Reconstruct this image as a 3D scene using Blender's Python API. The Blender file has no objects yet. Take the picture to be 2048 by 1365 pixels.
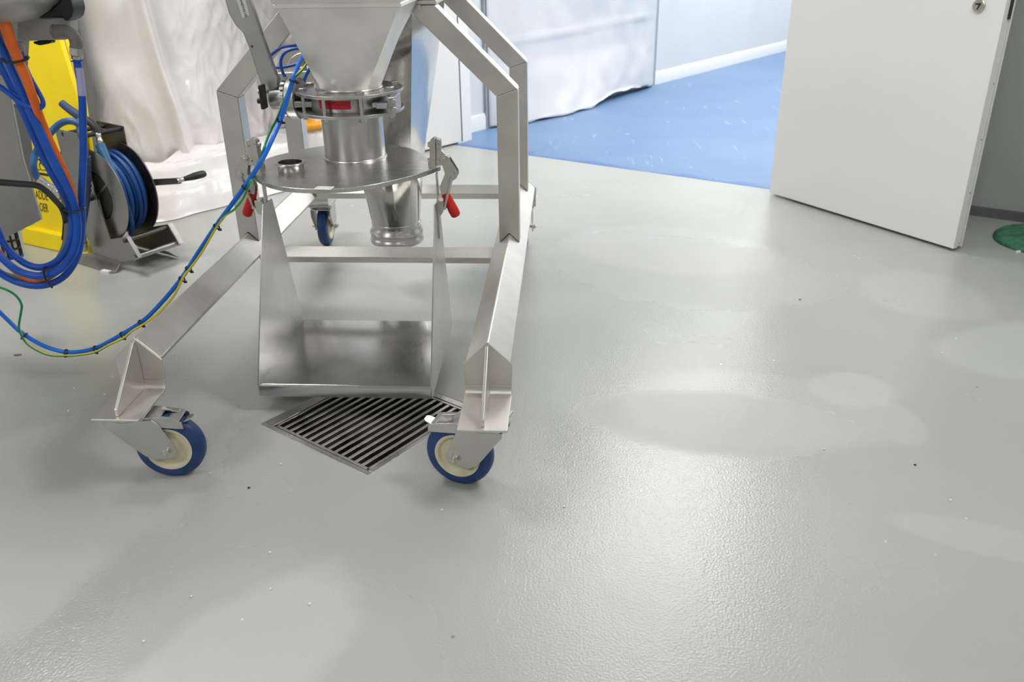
import bpy, bmesh, math, random
from mathutils import Vector, Matrix, noise
random.seed(7)
S = bpy.context.scene
COL = S.collection
PI = math.pi

# ---------------------------------------------------------------- camera
cam_d = bpy.data.cameras.new('camera')
cam_d.sensor_width = 36.0
cam_d.lens = 30.146
cam_d.clip_start = 0.05
cam_d.clip_end = 60
cam_d.dof.use_dof = True
cam_d.dof.focus_distance = 2.35
cam_d.dof.aperture_fstop = 4.5
cam = bpy.data.objects.new('camera', cam_d)
COL.objects.link(cam)
cam.matrix_world = Matrix(((.99799, -.01261, .06209, 0), (.0615, .42837, -.90151, 0), (-.01523, .90352, .42828, 1.25), (0, 0, 0, 1)))
S.camera = cam

# ---------------------------------------------------------------- world, exposure
w = bpy.data.worlds.new('world')
S.world = w
w.use_nodes = True
w.node_tree.nodes['Background'].inputs[0].default_value = (.9, .95, 1, 1)
w.node_tree.nodes['Background'].inputs[1].default_value = .1
S.view_settings.view_transform = 'Standard'
S.view_settings.look = 'None'
S.view_settings.gamma = 1
S.view_settings.use_curve_mapping = False
S.view_settings.exposure = 0.0

# room frame: U runs along the doorway wall, V goes through the doorway into the next room
def W(u, v, z=0.0):
    return Vector((-.673 + .861*u + .5085*v, 5.6 - .5085*u + .861*v, z))
ROOM_ANG = math.atan2(-.5085, .861)

def area(name, u, v, z, su, sv, power, col=(1, 1, 1)):
    d = bpy.data.lights.new(name, 'AREA')
    d.shape = 'RECTANGLE'; d.size = su; d.size_y = sv
    d.energy = power; d.color = col
    o = bpy.data.objects.new(name, d); COL.objects.link(o)
    o.location = W(u, v, z); o.rotation_euler = (0, 0, ROOM_ANG)
    return o
CEIL = 2.75
MAIN_LAMPS = [(.2, -3.1), (3.6, -2.1), (1.0, -6.4), (4.2, -5.4), (1.55, -.45)]
MAIN_W = [37, 30, 33, 15, 8]
NEXT_LAMPS = [(1.25, .95), (2.9, 1.6), (.95, 4.0), (2.6, 4.2), (1.6, 6.8)]
for (u, v), p in zip(MAIN_LAMPS, MAIN_W): area('ceiling_lamp', u, v, CEIL-.07, 1.15, .55, p, (1, .985, .975))
for u, v in NEXT_LAMPS: area('ceiling_lamp', u, v, CEIL-.07, 1.15, 1.15, 28, (1, .955, .88))

# ---------------------------------------------------------------- materials
def nt(name):
    m = bpy.data.materials.new(name); m.use_nodes = True
    t = m.node_tree
    return m, t, t.nodes, t.links, t.nodes['Principled BSDF']
def ramp(N, L, src, stops):
    r = N.new('ShaderNodeValToRGB')
    e = r.color_ramp.elements
    while len(e) < len(stops): e.new(.5)
    for k, (p, c) in enumerate(stops):
        e[k].position = p; e[k].color = (*c, 1)
    L.new(src, r.inputs[0]); return r
def coords(N, L, scale=(1, 1, 1), obj=True):
    tc = N.new('ShaderNodeTexCoord'); mp = N.new('ShaderNodeMapping')
    mp.inputs['Scale'].default_value = scale
    L.new(tc.outputs['Object' if obj else 'Generated'], mp.inputs[0]); return mp.outputs[0]
def noise_n(N, L, vec, scale, detail=4, rough=.5):
    n = N.new('ShaderNodeTexNoise'); n.inputs['Scale'].default_value = scale
    n.inputs['Detail'].default_value = detail; n.inputs['Roughness'].default_value = rough
    L.new(vec, n.inputs['Vector']); return n.outputs['Fac']
def bump_n(N, L, b, src, strength, dist):
    k = N.new('ShaderNodeBump'); k.inputs['Strength'].default_value = strength
    k.inputs['Distance'].default_value = dist
    L.new(src, k.inputs['Height']); L.new(k.outputs[0], b.inputs['Normal'])
def maprange(N, L, src, a, b_, c, d):
    m = N.new('ShaderNodeMapRange'); m.interpolation_type = 'SMOOTHSTEP'
    for i, v in zip(('From Min', 'From Max', 'To Min', 'To Max'), (a, b_, c, d)): m.inputs[i].default_value = v
    L.new(src, m.inputs['Value']); return m.outputs[0]

def steel(name, col, rough, brush=(1, 1, 60), rv=.08, bump=.05, metal=1.0):
    m, t, N, L, b = nt(name)
    v = coords(N, L, brush); f = noise_n(N, L, v, 8, 5, .6)
    v2 = coords(N, L); g = noise_n(N, L, v2, 5, 4, .6)
    c = ramp(N, L, g, [(.3, tuple(x*.86 for x in col)), (.7, tuple(min(1, x*1.06) for x in col))])
    L.new(c.outputs[0], b.inputs['Base Color'])
    b.inputs['Metallic'].default_value = metal
    L.new(maprange(N, L, f, .25, .75, rough-rv, rough+rv), b.inputs['Roughness'])
    if bump: bump_n(N, L, b, f, bump, .002)
    return m
def plain(name, col, rough=.5, metal=0, var=.08, scale=20, bump=0, spec=.5):
    m, t, N, L, b = nt(name)
    v = coords(N, L); f = noise_n(N, L, v, scale, 4)
    c = ramp(N, L, f, [(.3, tuple(x*(1-var) for x in col)), (.7, tuple(min(1, x*(1+var)) for x in col))])
    L.new(c.outputs[0], b.inputs['Base Color'])
    b.inputs['Roughness'].default_value = rough; b.inputs['Metallic'].default_value = metal
    b.inputs['Specular IOR Level'].default_value = spec
    if bump: bump_n(N, L, b, f, bump, .003)
    return m

M = {}
M['frame'] = steel('satin_stainless', (.70, .675, .635), .40, (1, 1, 1), .06, .02, .92)
M['sheet'] = steel('brushed_stainless_sheet', (.60, .59, .57), .31, (20, 20, 90), .04, .006)
M['tray'] = steel('polished_tray_stainless', (.56, .56, .555), .19, (30, 3, 3), .04, .004)
M['disc'] = steel('brushed_plate_stainless', (.60, .59, .575), .30, (4, 90, 4), .05, .006)
M['hopper'] = steel('blasted_hopper_stainless', (.86, .845, .815), .46, (1, 1, 1), .05, .03, .8)
M['mirror'] = steel('polished_funnel_stainless', (.56, .55, .52), .14, (40, 40, 1), .06, .01)
M['cast'] = steel('cast_aluminium', (.50, .50, .50), .42, (1, 1, 1), .1, .2)
M['bolt'] = steel('bolt_steel', (.62, .60, .56), .28, (1, 1, 1), .05, 0)
M['zinc'] = steel('zinc_fork_steel', (.58, .57, .55), .36, (1, 1, 1), .08, .03)
M['weld'] = steel('weld_bead', (.70, .68, .65), .3, (1, 1, 1), .1, .5)
M['wornsteel'] = steel('worn_reel_steel', (.40, .39, .38), .38, (1, 1, 1), .12, .05)
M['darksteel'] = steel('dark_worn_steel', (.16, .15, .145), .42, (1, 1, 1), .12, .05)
M['grate'] = steel('wet_grate_steel', (.50, .48, .46), .34, (1, 1, 1), .15, .1)
M['tyre'] = plain('blue_polyurethane_tyre', (.012, .045, .17), .45, var=.25, scale=30)
M['hub'] = plain('cream_nylon_hub', (.68, .63, .44), .45, var=.12, scale=25)
M['black'] = plain('black_plastic', (.012, .012, .014), .45)
M['rubber'] = plain('black_rubber', (.02, .02, .022), .6)
M['red'] = plain('red_vinyl_grip', (.62, .015, .012), .38)
M['redlabel'] = plain('red_label_print', (.60, .012, .03), .5)
M['white'] = plain('white_paint', (.79, .79, .785), .42, var=.008, scale=3)
M['whitetrim'] = plain('white_upvc_trim', (.82, .83, .82), .4, var=.02)
M['paper'] = plain('white_paper', (.78, .78, .77), .7, var=.03)
M['ink'] = plain('black_ink', (.02, .02, .02), .7)
M['blue'] = plain('blue_hose_rubber', (.002, .085, .50), .42, var=.12)
M['bluecable'] = plain('bright_blue_cable', (.004, .16, .74), .34, var=.1)
M['tube'] = plain('blue_pneumatic_tube', (.006, .085, .42), .3, var=.1)
M['reelhose'] = plain('reel_hose_blue', (.003, .055, .22), .5, var=.15)
M['teal'] = plain('teal_blue_grip', (.012, .10, .21), .5, var=.12)
M['slate'] = plain('slate_blue_rubber', (.03, .055, .12), .55, var=.12)
M['bluegrey'] = plain('faded_blue_hose', (.03, .11, .27), .45, var=.15)
M['orange'] = plain('orange_cable', (.80, .15, .012), .45, var=.1)
M['grey'] = plain('grey_conduit', (.20, .20, .18), .5, var=.1)
M['green'] = plain('green_wire', (.0, .25, .10), .4)
M['yellow'] = plain('yellow_wire', (.80, .62, .03), .4)
M['signyellow'] = plain('yellow_sign_plastic', (.93, .70, .0), .42, var=.05, scale=6)
M['elbowgrey'] = plain('dark_grey_elbow', (.19, .185, .18), .5, var=.1)
M['sideplate'] = steel('side_plate_steel', (.42, .41, .385), .52, (1, 1, 1), .06, .02)
M['plastgrey'] = plain('grey_die_cast_housing', (.40, .40, .385), .45, var=.08)
M['lilac'] = plain('lilac_hose_label', (.42, .42, .66), .5)
M['greencast'] = plain('chipped_green_paint', (.045, .19, .10), .5, var=.5, scale=28)
M['greywall'] = plain('grey_wall_panel', (.36, .385, .375), .5, var=.04, scale=3)
M['skirt'] = plain('dark_grey_skirting', (.13, .13, .135), .45, var=.08)
M['strip'] = plain('grey_profile', (.33, .37, .42), .45)
M['ceil'] = plain('white_ceiling', (.75, .76, .75), .7, var=.02)
M['wallwhite'] = plain('white_wall_panel', (.70, .725, .735), .45, var=.02, scale=3)
M['wallmain'] = plain('pale_wall_panel', (.60, .60, .58), .5, var=.03, scale=3)
M['darkpit'] = plain('dark_pit', (.03, .028, .026), .5)
M['cabinet'] = plain('grey_cabinet_paint', (.13, .125, .12), .5, var=.06, scale=4)
M['panel'] = steel('dull_grey_steel', (.56, .55, .52), .52, (1, 1, 1), .06, .02)

def lamp_mat():
    m, t, N, L, b = nt('lamp_diffuser')
    b.inputs['Base Color'].default_value = (.9, .9, .9, 1)
    b.inputs['Emission Color'].default_value = (1, .98, .95, 1)
    b.inputs['Emission Strength'].default_value = 6
    return m
M['lamp'] = lamp_mat()

def plastic_sheet(name, col, trans=.25, rough=.28, crease=.5, dirt=None, tint=None):
    m, t, N, L, b = nt(name)
    v = coords(N, L); g = noise_n(N, L, v, 2.2, 3)
    nz = N.new('ShaderNodeTexNoise'); nz.noise_type = 'RIDGED_MULTIFRACTAL'; nz.inputs['Scale'].default_value = 3.4; nz.inputs['Detail'].default_value = 4; L.new(v, nz.inputs['Vector']); f = nz.outputs['Fac']
    c = ramp(N, L, g, [(.3, tuple(x*.96 for x in col)), (.7, col)])
    out = c.outputs[0]
    if tint:
        # a faint coloured print showing on the film
        k = noise_n(N, L, v, 3.1, 2); fac = maprange(N, L, k, .60, .74, 0, .55)
        mx = N.new('ShaderNodeMix'); mx.data_type = 'RGBA'
        L.new(fac, mx.inputs['Factor']); L.new(out, mx.inputs['A']); mx.inputs['B'].default_value = (*tint, 1)
        out = mx.outputs['Result']
    L.new(out, b.inputs['Base Color'])
    b.inputs['Roughness'].default_value = rough
    b.inputs['Specular IOR Level'].default_value = .6
    bump_n(N, L, b, f, crease, .02)
    tr = N.new('ShaderNodeBsdfTranslucent'); L.new(out, tr.inputs[0])
    ms = N.new('ShaderNodeMixShader'); ms.inputs[0].default_value = trans
    L.new(b.outputs[0], ms.inputs[1]); L.new(tr.outputs[0], ms.inputs[2])
    L.new(ms.outputs[0], N['Material Output'].inputs[0])
    return m
M['film'] = plastic_sheet('white_plastic_film', (.90, .872, .866), .06, .2, .6)
M['filmprint'] = plastic_sheet('printed_plastic_film', (.80, .77, .76), .2, .3, .5, tint=(.70, .36, .24))
M['cover'] = plastic_sheet('white_woven_cover', (.78, .79, .81), .15, .5, .25)

def floor_mat():
    m, t, N, L, b = nt('grey_green_epoxy_floor')
    tc = N.new('ShaderNodeTexCoord'); P0 = tc.outputs['Object']
    def mth(op, a, b_):
        k = N.new('ShaderNodeMath'); k.operation = op; k.use_clamp = False
        for i, s in enumerate((a, b_)):
            if isinstance(s, (int, float)): k.inputs[i].default_value = s
            else: L.new(s, k.inputs[i])
        return k.outputs[0]
    wob = noise_n(N, L, P0, 3.2, 5, .6); wob2 = noise_n(N, L, P0, 11, 4, .6)
    def patch(cx, cy, rx, ry, ang, amp=.9, soft=.16):
        mp = N.new('ShaderNodeMapping'); mp.vector_type = 'TEXTURE'
        mp.inputs['Location'].default_value = (cx, cy, 0)
        mp.inputs['Rotation'].default_value = (0, 0, math.radians(ang))
        mp.inputs['Scale'].default_value = (rx, ry, 1)
        L.new(P0, mp.inputs[0])
        ln = N.new('ShaderNodeVectorMath'); ln.operation = 'LENGTH'; L.new(mp.outputs[0], ln.inputs[0])
        d = mth('ADD', ln.outputs['Value'], mth('MULTIPLY', mth('SUBTRACT', wob, .5), amp))
        d = mth('ADD', d, mth('MULTIPLY', mth('SUBTRACT', wob2, .5), .10))
        return maprange(N, L, d, 1-soft, 1+soft, 1, 0)
    def union(lst):
        o = lst[0]
        for k in lst[1:]: o = mth('MAXIMUM', o, k)
        return o
    base = ramp(N, L, noise_n(N, L, P0, 1.3, 4), [(.3, (.385, .40, .37)), (.7, (.43, .442, .418))])
    grain = noise_n(N, L, P0, 420, 2, .5)
    col = base.outputs[0]
    def mix(fac, A, B):
        mx = N.new('ShaderNodeMix'); mx.data_type = 'RGBA'
        if isinstance(fac, (int, float)): mx.inputs['Factor'].default_value = fac
        else: L.new(fac, mx.inputs['Factor'])
        L.new(A, mx.inputs['A'])
        if isinstance(B, tuple): mx.inputs['B'].default_value = (*B, 1)
        else: L.new(B, mx.inputs['B'])
        return mx.outputs['Result']
    # dried residue stains, each where the floor has one
    residue = union([patch(-1.45, 1.45, .82, .40, 62, .55), patch(-.62, 1.16, .17, .30, -25, .7),
                     patch(1.54, 2.62, .34, .20, 20, .5), patch(.86, 2.32, .13, .11, 10, .5)])
    faint = union([patch(.55, 2.2, .40, .22, -8, .45), patch(.93, 2.13, .07, .12, 0, .4), patch(.95, 1.62, .20, .06, -20, .5),
                   patch(.45, 3.6, .45, .30, -20, .5), patch(1.35, 3.1, .22, .25, 10, .5)])
    col = mix(mth('MULTIPLY', residue, .45), col, (.56, .57, .585))
    col = mix(mth('MULTIPLY', faint, .22), col, (.60, .60, .60))
    # grain and grit
    col = mix(maprange(N, L, grain, .56, .75, 0, .22), col, (.30, .31, .29))
    vo = N.new('ShaderNodeTexVoronoi'); vo.inputs['Scale'].default_value = 11; L.new(P0, vo.inputs['Vector'])
    cl = noise_n(N, L, P0, 1.7, 3)
    sp = mth('MULTIPLY', maprange(N, L, vo.outputs['Distance'], .02, .05, 1, 0), maprange(N, L, cl, .52, .56, 0, 1))
    col = mix(mth('MULTIPLY', sp, .8), col, (.80, .80, .78))
    vd = N.new('ShaderNodeTexVoronoi'); vd.inputs['Scale'].default_value = 7.3; L.new(P0, vd.inputs['Vector'])
    sd = mth('MULTIPLY', maprange(N, L, vd.outputs['Distance'], .015, .04, 1, 0), maprange(N, L, wob, .55, .6, 0, 1))
    col = mix(mth('MULTIPLY', sd, .7), col, (.12, .11, .10))
    L.new(col, b.inputs['Base Color'])
    # gloss: a thin wet film in places, dry matt islands in others
    dry = union([patch(.42, 2.12, .36, .17, -6, .5, .2), patch(-1.45, 1.45, .82, .40, 62, .55), patch(.5, 3.35, .55, .38, -20, .6, .2), patch(-.58, 1.18, .34, .26, -25, .5, .4)])
    r = mth('ADD', maprange(N, L, noise_n(N, L, P0, 2.1, 4), .3, .7, .17, .28), mth('MULTIPLY', dry, .22))
    L.new(r, b.inputs['Roughness'])
    b.inputs['Specular IOR Level'].default_value = .75
    bn = N.new('ShaderNodeTexNoise'); bn.inputs['Scale'].default_value = 180; bn.inputs['Detail'].default_value = 2
    L.new(P0, bn.inputs['Vector'])
    bump_n(N, L, b, bn.outputs['Fac'], .28, .0035)
    return m
M['floor'] = floor_mat()

def blue_floor_mat():
    m, t, N, L, b = nt('blue_vinyl_floor')
    v = coords(N, L); g = noise_n(N, L, v, 1.6, 4)
    c = ramp(N, L, g, [(.3, (.125, .225, .40)), (.7, (.155, .26, .44))])
    vs = coords(N, L, (9, 1.6, 1)); s = noise_n(N, L, vs, 1.5, 5, .65)
    mx = N.new('ShaderNodeMix'); mx.data_type = 'RGBA'
    L.new(maprange(N, L, s, .60, .76, 0, .5), mx.inputs['Factor'])
    L.new(c.outputs[0], mx.inputs['A']); mx.inputs['B'].default_value = (.62, .72, .85, 1)
    dt = N.new('ShaderNodeVectorMath'); dt.operation = 'DOT_PRODUCT'; L.new(v, dt.inputs[0]); dt.inputs[1].default_value = (.5085, .861, 0)
    ns = noise_n(N, L, v, 2.5, 3)
    ad_ = N.new('ShaderNodeMath'); ad_.operation = 'MULTIPLY_ADD'; L.new(ns, ad_.inputs[0]); ad_.inputs[1].default_value = -.35; L.new(dt.outputs['Value'], ad_.inputs[2])
    edge = maprange(N, L, ad_.outputs[0], 4.48-.17, 4.48-.11, .8, 0)
    m2 = N.new('ShaderNodeMix'); m2.data_type = 'RGBA'; L.new(edge, m2.inputs['Factor']); L.new(mx.outputs['Result'], m2.inputs['A']); m2.inputs['B'].default_value = (.06, .15, .40, 1)
    L.new(m2.outputs['Result'], b.inputs['Base Color'])
    b.inputs['Roughness'].default_value = .42
    b.inputs['Specular IOR Level'].default_value = .35
    return m
M['bluefloor'] = blue_floor_mat()

# ---------------------------------------------------------------- mesh builder
class MB:
    def __init__(s): s.v = []; s.f = []; s.mi = []; s.m = 0
    def add(s, vs, fs):
        o = len(s.v); s.v += [Vector(p) for p in vs]
        for f in fs: s.f.append([o+i for i in f]); s.mi.append(s.m)
        return s
    def box(s, a, b, mat=None):
        x0, y0, z0 = a; x1, y1, z1 = b
        vs = [Vector(p) for p in ((x0, y0, z0), (x1, y0, z0), (x1, y1, z0), (x0, y1, z0), (x0, y0, z1), (x1, y0, z1), (x1, y1, z1), (x0, y1, z1))]
        if mat: vs = [mat @ p for p in vs]
        return s.add(vs, [(0, 3, 2, 1), (4, 5, 6, 7), (0, 1, 5, 4), (1, 2, 6, 5), (2, 3, 7, 6), (3, 0, 4, 7)])
    def prism(s, poly, ext):                    # poly: 3D points, extruded along ext
        n = len(poly); e = Vector(ext); p = [Vector(q) for q in poly]
        return s.add(p+[q+e for q in p], [list(range(n))[::-1], list(range(n, 2*n))]+[(i, (i+1) % n, n+(i+1) % n, n+i) for i in range(n)])
    def loft(s, rings, cap0=True, cap1=True):
        n = len(rings[0]); vs = [q for r in rings for q in r]; fs = []
        for k in range(len(rings)-1):
            for i in range(n):
                j = (i+1) % n
                fs.append((k*n+i, k*n+j, (k+1)*n+j, (k+1)*n+i))
        if cap0: fs.append(list(range(n))[::-1])
        if cap1: fs.append([(len(rings)-1)*n+i for i in range(n)])
        return s.add(vs, fs)
    def lathe(s, prof, c=(0, 0, 0), axis=(0, 0, 1), n=40, closed=False):   # prof: (radius, height)
        ax = Vector(axis).normalized(); q = Vector((0, 0, 1)).rotation_difference(ax).to_matrix(); c = Vector(c)
        rings = [[c + q @ Vector((r*math.cos(2*PI*i/n), r*math.sin(2*PI*i/n), h)) for i in range(n)] for r, h in prof]
        if closed: rings.append(rings[0])
        return s.loft(rings, not closed and prof[0][0] > 1e-6, not closed and prof[-1][0] > 1e-6)
    def cyl(s, a, b, r, n=20, r2=None):
        a = Vector(a); b = Vector(b); d = b-a
        return s.lathe([(r, 0), (r2 if r2 is not None else r, d.length)], a, d, n)
    def tube(s, pts, r, n=12, sub=6, two=False, twist=0.0):
        p = [Vector(q) for q in pts]
        if sub > 1 and len(p) > 2:
            out = []
            for i in range(len(p)-1):
                p0 = p[max(i-1, 0)]; p1 = p[i]; p2 = p[i+1]; p3 = p[min(i+2, len(p)-1)]
                for k in range(sub):
                    t = k/sub
                    out.append(.5*((2*p1)+(p2-p0)*t+(2*p0-5*p1+4*p2-p3)*t*t+(3*p1-p0-3*p2+p3)*t**3))
            out.append(p[-1]); p = out
        nrm = None; rings = []
        for i, q in enumerate(p):
            d = (p[min(i+1, len(p)-1)]-p[max(i-1, 0)]).normalized()
            if nrm is None: nrm = d.orthogonal().normalized()
            else: nrm = (nrm-d*nrm.dot(d)).normalized()
            bn = d.cross(nrm); rr = r(i/(len(p)-1)) if callable(r) else r
            a0 = twist*i/(len(p)-1)
            rings.append([q+rr*(math.cos(a0+2*PI*k/n)*nrm+math.sin(a0+2*PI*k/n)*bn) for k in range(n)])
        f0 = len(s.f); s.loft(rings)
        if two:
            for k in range(f0, len(s.f)-2):
                if ((k-f0) % n) >= n//2: s.mi[k] = 1
        return s
    def hexbolt(s, c, axis, r, h):
        return s.lathe([(r, 0), (r, h*.85), (r*.85, h)], c, axis, 6)
    def torus(s, c, axis, R, r, n=40, k=10):
        return s.lathe([(R+r*math.cos(2*PI*i/k), r*math.sin(2*PI*i/k)) for i in range(k)], c, axis, n, closed=True)

ORIGIN = {}
def tag(o, label=None, cat=None, group=None, kind=None):
    if label: o['label'] = label
    if cat: o['category'] = cat
    if group: o['group'] = group
    if kind: o['kind'] = kind
    return o
def thing(name, label, cat, loc=(0, 0, 0), rz=0, group=None):
    o = bpy.data.objects.new(name, None); COL.objects.link(o)
    o.location = loc; o.rotation_euler = (0, 0, rz); o.empty_display_size = .05
    ORIGIN[o] = Matrix.Translation(loc) @ Matrix.Rotation(rz, 4, 'Z')
    return tag(o, label, cat, group)
def obj(name, mb, mat, parent=None, local=False, bevel=0, smooth=True, sharp=32, seg=2, fix=True):
    me = bpy.data.meshes.new(name)
    vs = mb.v
    if parent is not None and not local and parent in ORIGIN:
        inv = ORIGIN[parent].inverted(); vs = [inv @ p for p in vs]
    o = bpy.data.objects.new(name, me)
    if parent is None:
        lo = [min(p[i] for p in vs) for i in range(3)]; hi = [max(p[i] for p in vs) for i in range(3)]
        c = Vector(((lo[0]+hi[0])/2, (lo[1]+hi[1])/2, lo[2]))
        if name.startswith('floor'): c = Vector((0, 0, 0))
        vs = [p-c for p in vs]; o.location = c; ORIGIN[o] = Matrix.Translation(c)
    else: ORIGIN[o] = ORIGIN[parent]
    me.from_pydata([tuple(p) for p in vs], [], mb.f)
    for m in (mat if isinstance(mat, (list, tuple)) else [mat]): me.materials.append(m)
    for p, k in zip(me.polygons, mb.mi): p.material_index = k
    bm = bmesh.new(); bm.from_mesh(me)
    if fix: bmesh.ops.recalc_face_normals(bm, faces=bm.faces)
    for e in bm.edges:
        if len(e.link_faces) == 2 and e.calc_face_angle(0) > math.radians(sharp): e.smooth = False
    for f in bm.faces: f.smooth = smooth
    bm.to_mesh(me); bm.free()
    COL.objects.link(o)
    if parent is not None: o.parent = parent
    if bevel:
        k = o.modifiers.new('bevel', 'BEVEL'); k.width = bevel; k.segments = seg
        k.limit_method = 'ANGLE'; k.angle_limit = math.radians(35); k.harden_normals = True
    return o
def struct(name, mb, mat, parent=None, **kw):
    o = obj(name, mb, mat, parent, **kw)
    if parent is None: o['kind'] = 'structure'
    return o
def text_mesh(body, size, xf, depth=.0006, sx=1.0, align='CENTER'):
    c = bpy.data.curves.new('lettering', 'FONT'); c.body = body; c.size = size
    c.align_x = align; c.extrude = depth
    o = bpy.data.objects.new('lettering', c); COL.objects.link(o)
    dg = bpy.context.evaluated_depsgraph_get()
    me = o.evaluated_get(dg).to_mesh()
    mb = MB().add([xf @ Vector((v.co.x*sx, v.co.y, v.co.z)) for v in me.vertices], [list(p.vertices) for p in me.polygons])
    o.evaluated_get(dg).to_mesh_clear()
    bpy.data.objects.remove(o); bpy.data.curves.remove(c)
    return mb
def copy_tree(o, parent=None):
    c = o.copy(); COL.objects.link(c)
    if parent is not None: c.parent = parent
    for ch in list(o.children): copy_tree(ch, c)
    return c

# ================================================================ SETTING
def wallbox(name, u0, u1, v0, v1, z0, z1, mat, bevel=0):
    mb = MB(); q = [W(u0, v0, z0), W(u1, v0, z0), W(u1, v1, z0), W(u0, v1, z0)]
    mb.prism(q, (0, 0, z1-z0)); return struct(name, mb, mat, bevel=bevel)

# drain square in the floor
DF = Vector((-.5027, 1.814, 0)); D1 = Vector((-.829, .5595, 0)); D2 = Vector((.5595, .829, 0)); DW = .436
def D(a, b, z=0): return DF + D1*a + D2*b + Vector((0, 0, z))
hole = [D(0, 0), D(DW, 0), D(DW, DW), D(0, DW)]
fl = MB()
fl.add(hole+[W(-2, -8), W(-2, .12), W(6.2, .12), W(6.2, -8)],
       [(0, 1, 5, 4)[::-1], (1, 2, 6, 5)[::-1], (2, 3, 7, 6)[::-1], (3, 0, 4, 7)[::-1]])
f = struct('floor', fl, M['floor'], smooth=False)
tag(f, 'grey green resin floor with pale stains and a wet sheen')
bf = MB(); q = [W(-.10, 0), W(2.14, 0), W(2.14, .10), W(6.2, .10), W(6.2, 9.5), W(-1.2, 9.5), W(-1.2, .10), W(-.10, .10)]
bf.prism([p-Vector((0, 0, .03)) for p in q], (0, 0, .031))
f2 = struct('floor', bf, M['bluefloor'], smooth=False)
tag(f2, 'bright blue floor of the next room beyond the doorway')

cb = MB(); cb.prism([W(-2.1, -8.1, CEIL), W(6.3, -8.1, CEIL), W(6.3, 9.6, CEIL), W(-2.1, 9.6, CEIL)], (0, 0, .1))
struct('ceiling', cb, M['ceil'])
wallbox('wall_left', -2.0, -1.9, -8.1, .14, 0, CEIL, M['wallmain'])
wallbox('wall_right', 6.0, 6.1, -8.1, 9.6, 0, CEIL, M['wallmain'])
wallbox('wall_front', -2.0, 6.1, -8.1, -8.0, 0, CEIL, M['wallmain'])
# wall with the doorway: left stub, right part, part over the opening
wb = MB()
for u0, u1, z0, z1 in ((-2.0, -.12, 0, CEIL), (2.16, 6.1, 0, CEIL), (-.12, 2.16, 2.46, CEIL)):
    wb.prism([W(u0, .05, z0), W(u1, .05, z0), W(u1, .16, z0), W(u0, .16, z0)], (0, 0, z1-z0))
struct('wall_back', wb, M['greywall'])
wallbox('baseboard_back', 2.2, 6.0, .036, .05, 0, .045, M['skirt'])
jb = MB()
for u0, u1, z0, z1 in ((-.12, -.075, 0, 2.46), (2.115, 2.16, 0, 2.46), (-.075, 2.115, 2.415, 2.46)):
    jb.prism([W(u0, .03, z0), W(u1, .03, z0), W(u1, .18, z0), W(u0, .18, z0)], (0, 0, z1-z0))
struct('trim_1', jb, M['whitetrim'], bevel=.004)

# next room: the long wall on its left side with baseboard, door frame strips
CA = Vector((-.7165, 5.989, 0)); CD = Vector((.578, .816, 0)).normalized(); CN = Vector((CD.y, -CD.x, 0))
def K(s, d=0.0, z=0.0): return CA + CD*s + CN*d + Vector((0, 0, z))
nb = MB(); nb.prism([K(-.2, 0), K(8, 0), K(8, -.1), K(-.2, -.1)], (0, 0, CEIL)); struct('wall_next_left', nb, M['wallwhite'])
nb = MB(); nb.prism([K(7.2, -.1), K(7.2, 6), K(7.3, 6), K(7.3, -.1)], (0, 0, CEIL)); struct('wall_next_back', nb, M['wallwhite'])
BB0, BB1 = .24, 2.55
bb = MB()
for s0, s1 in ((-.2, BB0), (BB1, 7.2)):
    prof = [(0, 0), (.016, 0), (.016, .085), (.006, .11), (0, .11)]
    bb.prism([K(s0, d, z) for d, z in prof], CD*(s1-s0))
struct('baseboard_next', bb, M['whitetrim'])
for k, s0 in enumerate((BB0-.03, BB1-.055)):
    tb = MB(); tb.prism([K(s0, 0), K(s0+.06, 0), K(s0+.06, .022), K(s0, .022)], (0, 0, 2.2))
    struct('trim_%d' % (k+2), tb, M['strip'], bevel=.002)

# plastic film over the closed doorway in the next room, its hem lying bunched on the floor
def cover_sheet():
    mb = MB(); nu, nz = 90, 80; s0, s1 = BB0-.01, BB1-.045; vs = []
    for j in range(nz+1):
        z = 2.2*(1-(1-j/nz))
        for i in range(nu+1):
            t = i/nu; s = s0+(s1-s0)*t
            n1 = noise.noise(Vector((s*2.2, z*1.3, 3.1))); n2 = noise.noise(Vector((s*7, z*5, 8.3)))
            n3 = noise.ridged_multi_fractal(Vector((s*1.6, z*1.1, 5)), 1, 2, 3, 1, 2) if False else 0
            edge = min(1, min(t, 1-t)*8)
            d = .03 + edge*(.03+.03*n1+.012*n2)
            belly = math.exp(-((t-.38)/.24)**2)
            if z < .42:
                k = (1-z/.42)
                d += edge*(.05*k+belly*(.10*k**1.4)+.02*k*noise.noise(Vector((s*6, z*7, 1))))
            lift = .012+.11*max(0, (t-.62)/.38)*0 + .02*noise.noise(Vector((s*5, 0, 2)))*edge
            lift += .05*max(0, math.sin((t-.45)*PI/.5))*(1 if .45 < t < .95 else 0)
            d += (.008*math.sin(z*2*PI/.9)+.012*max(0, 1-abs(z-.56-.05*t)/.025)+.006*abs(n2)*3*max(0, 1-abs(t-.93)/.12))*edge
            zz = max(lift if z < lift else z, .006)
            vs.append(K(s, d, zz))
    mb.add(vs, [(j*(nu+1)+i, j*(nu+1)+i+1, (j+1)*(nu+1)+i+1, (j+1)*(nu+1)+i) for j in range(nz) for i in range(nu)])
    o = obj('plastic_sheet', mb, M['cover'], sharp=180)
    k = o.modifiers.new('thick', 'SOLIDIFY'); k.thickness = .002
    return tag(o, 'white protective sheet covering a doorway in the blue floored room', 'sheet')
cover_sheet()

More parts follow.
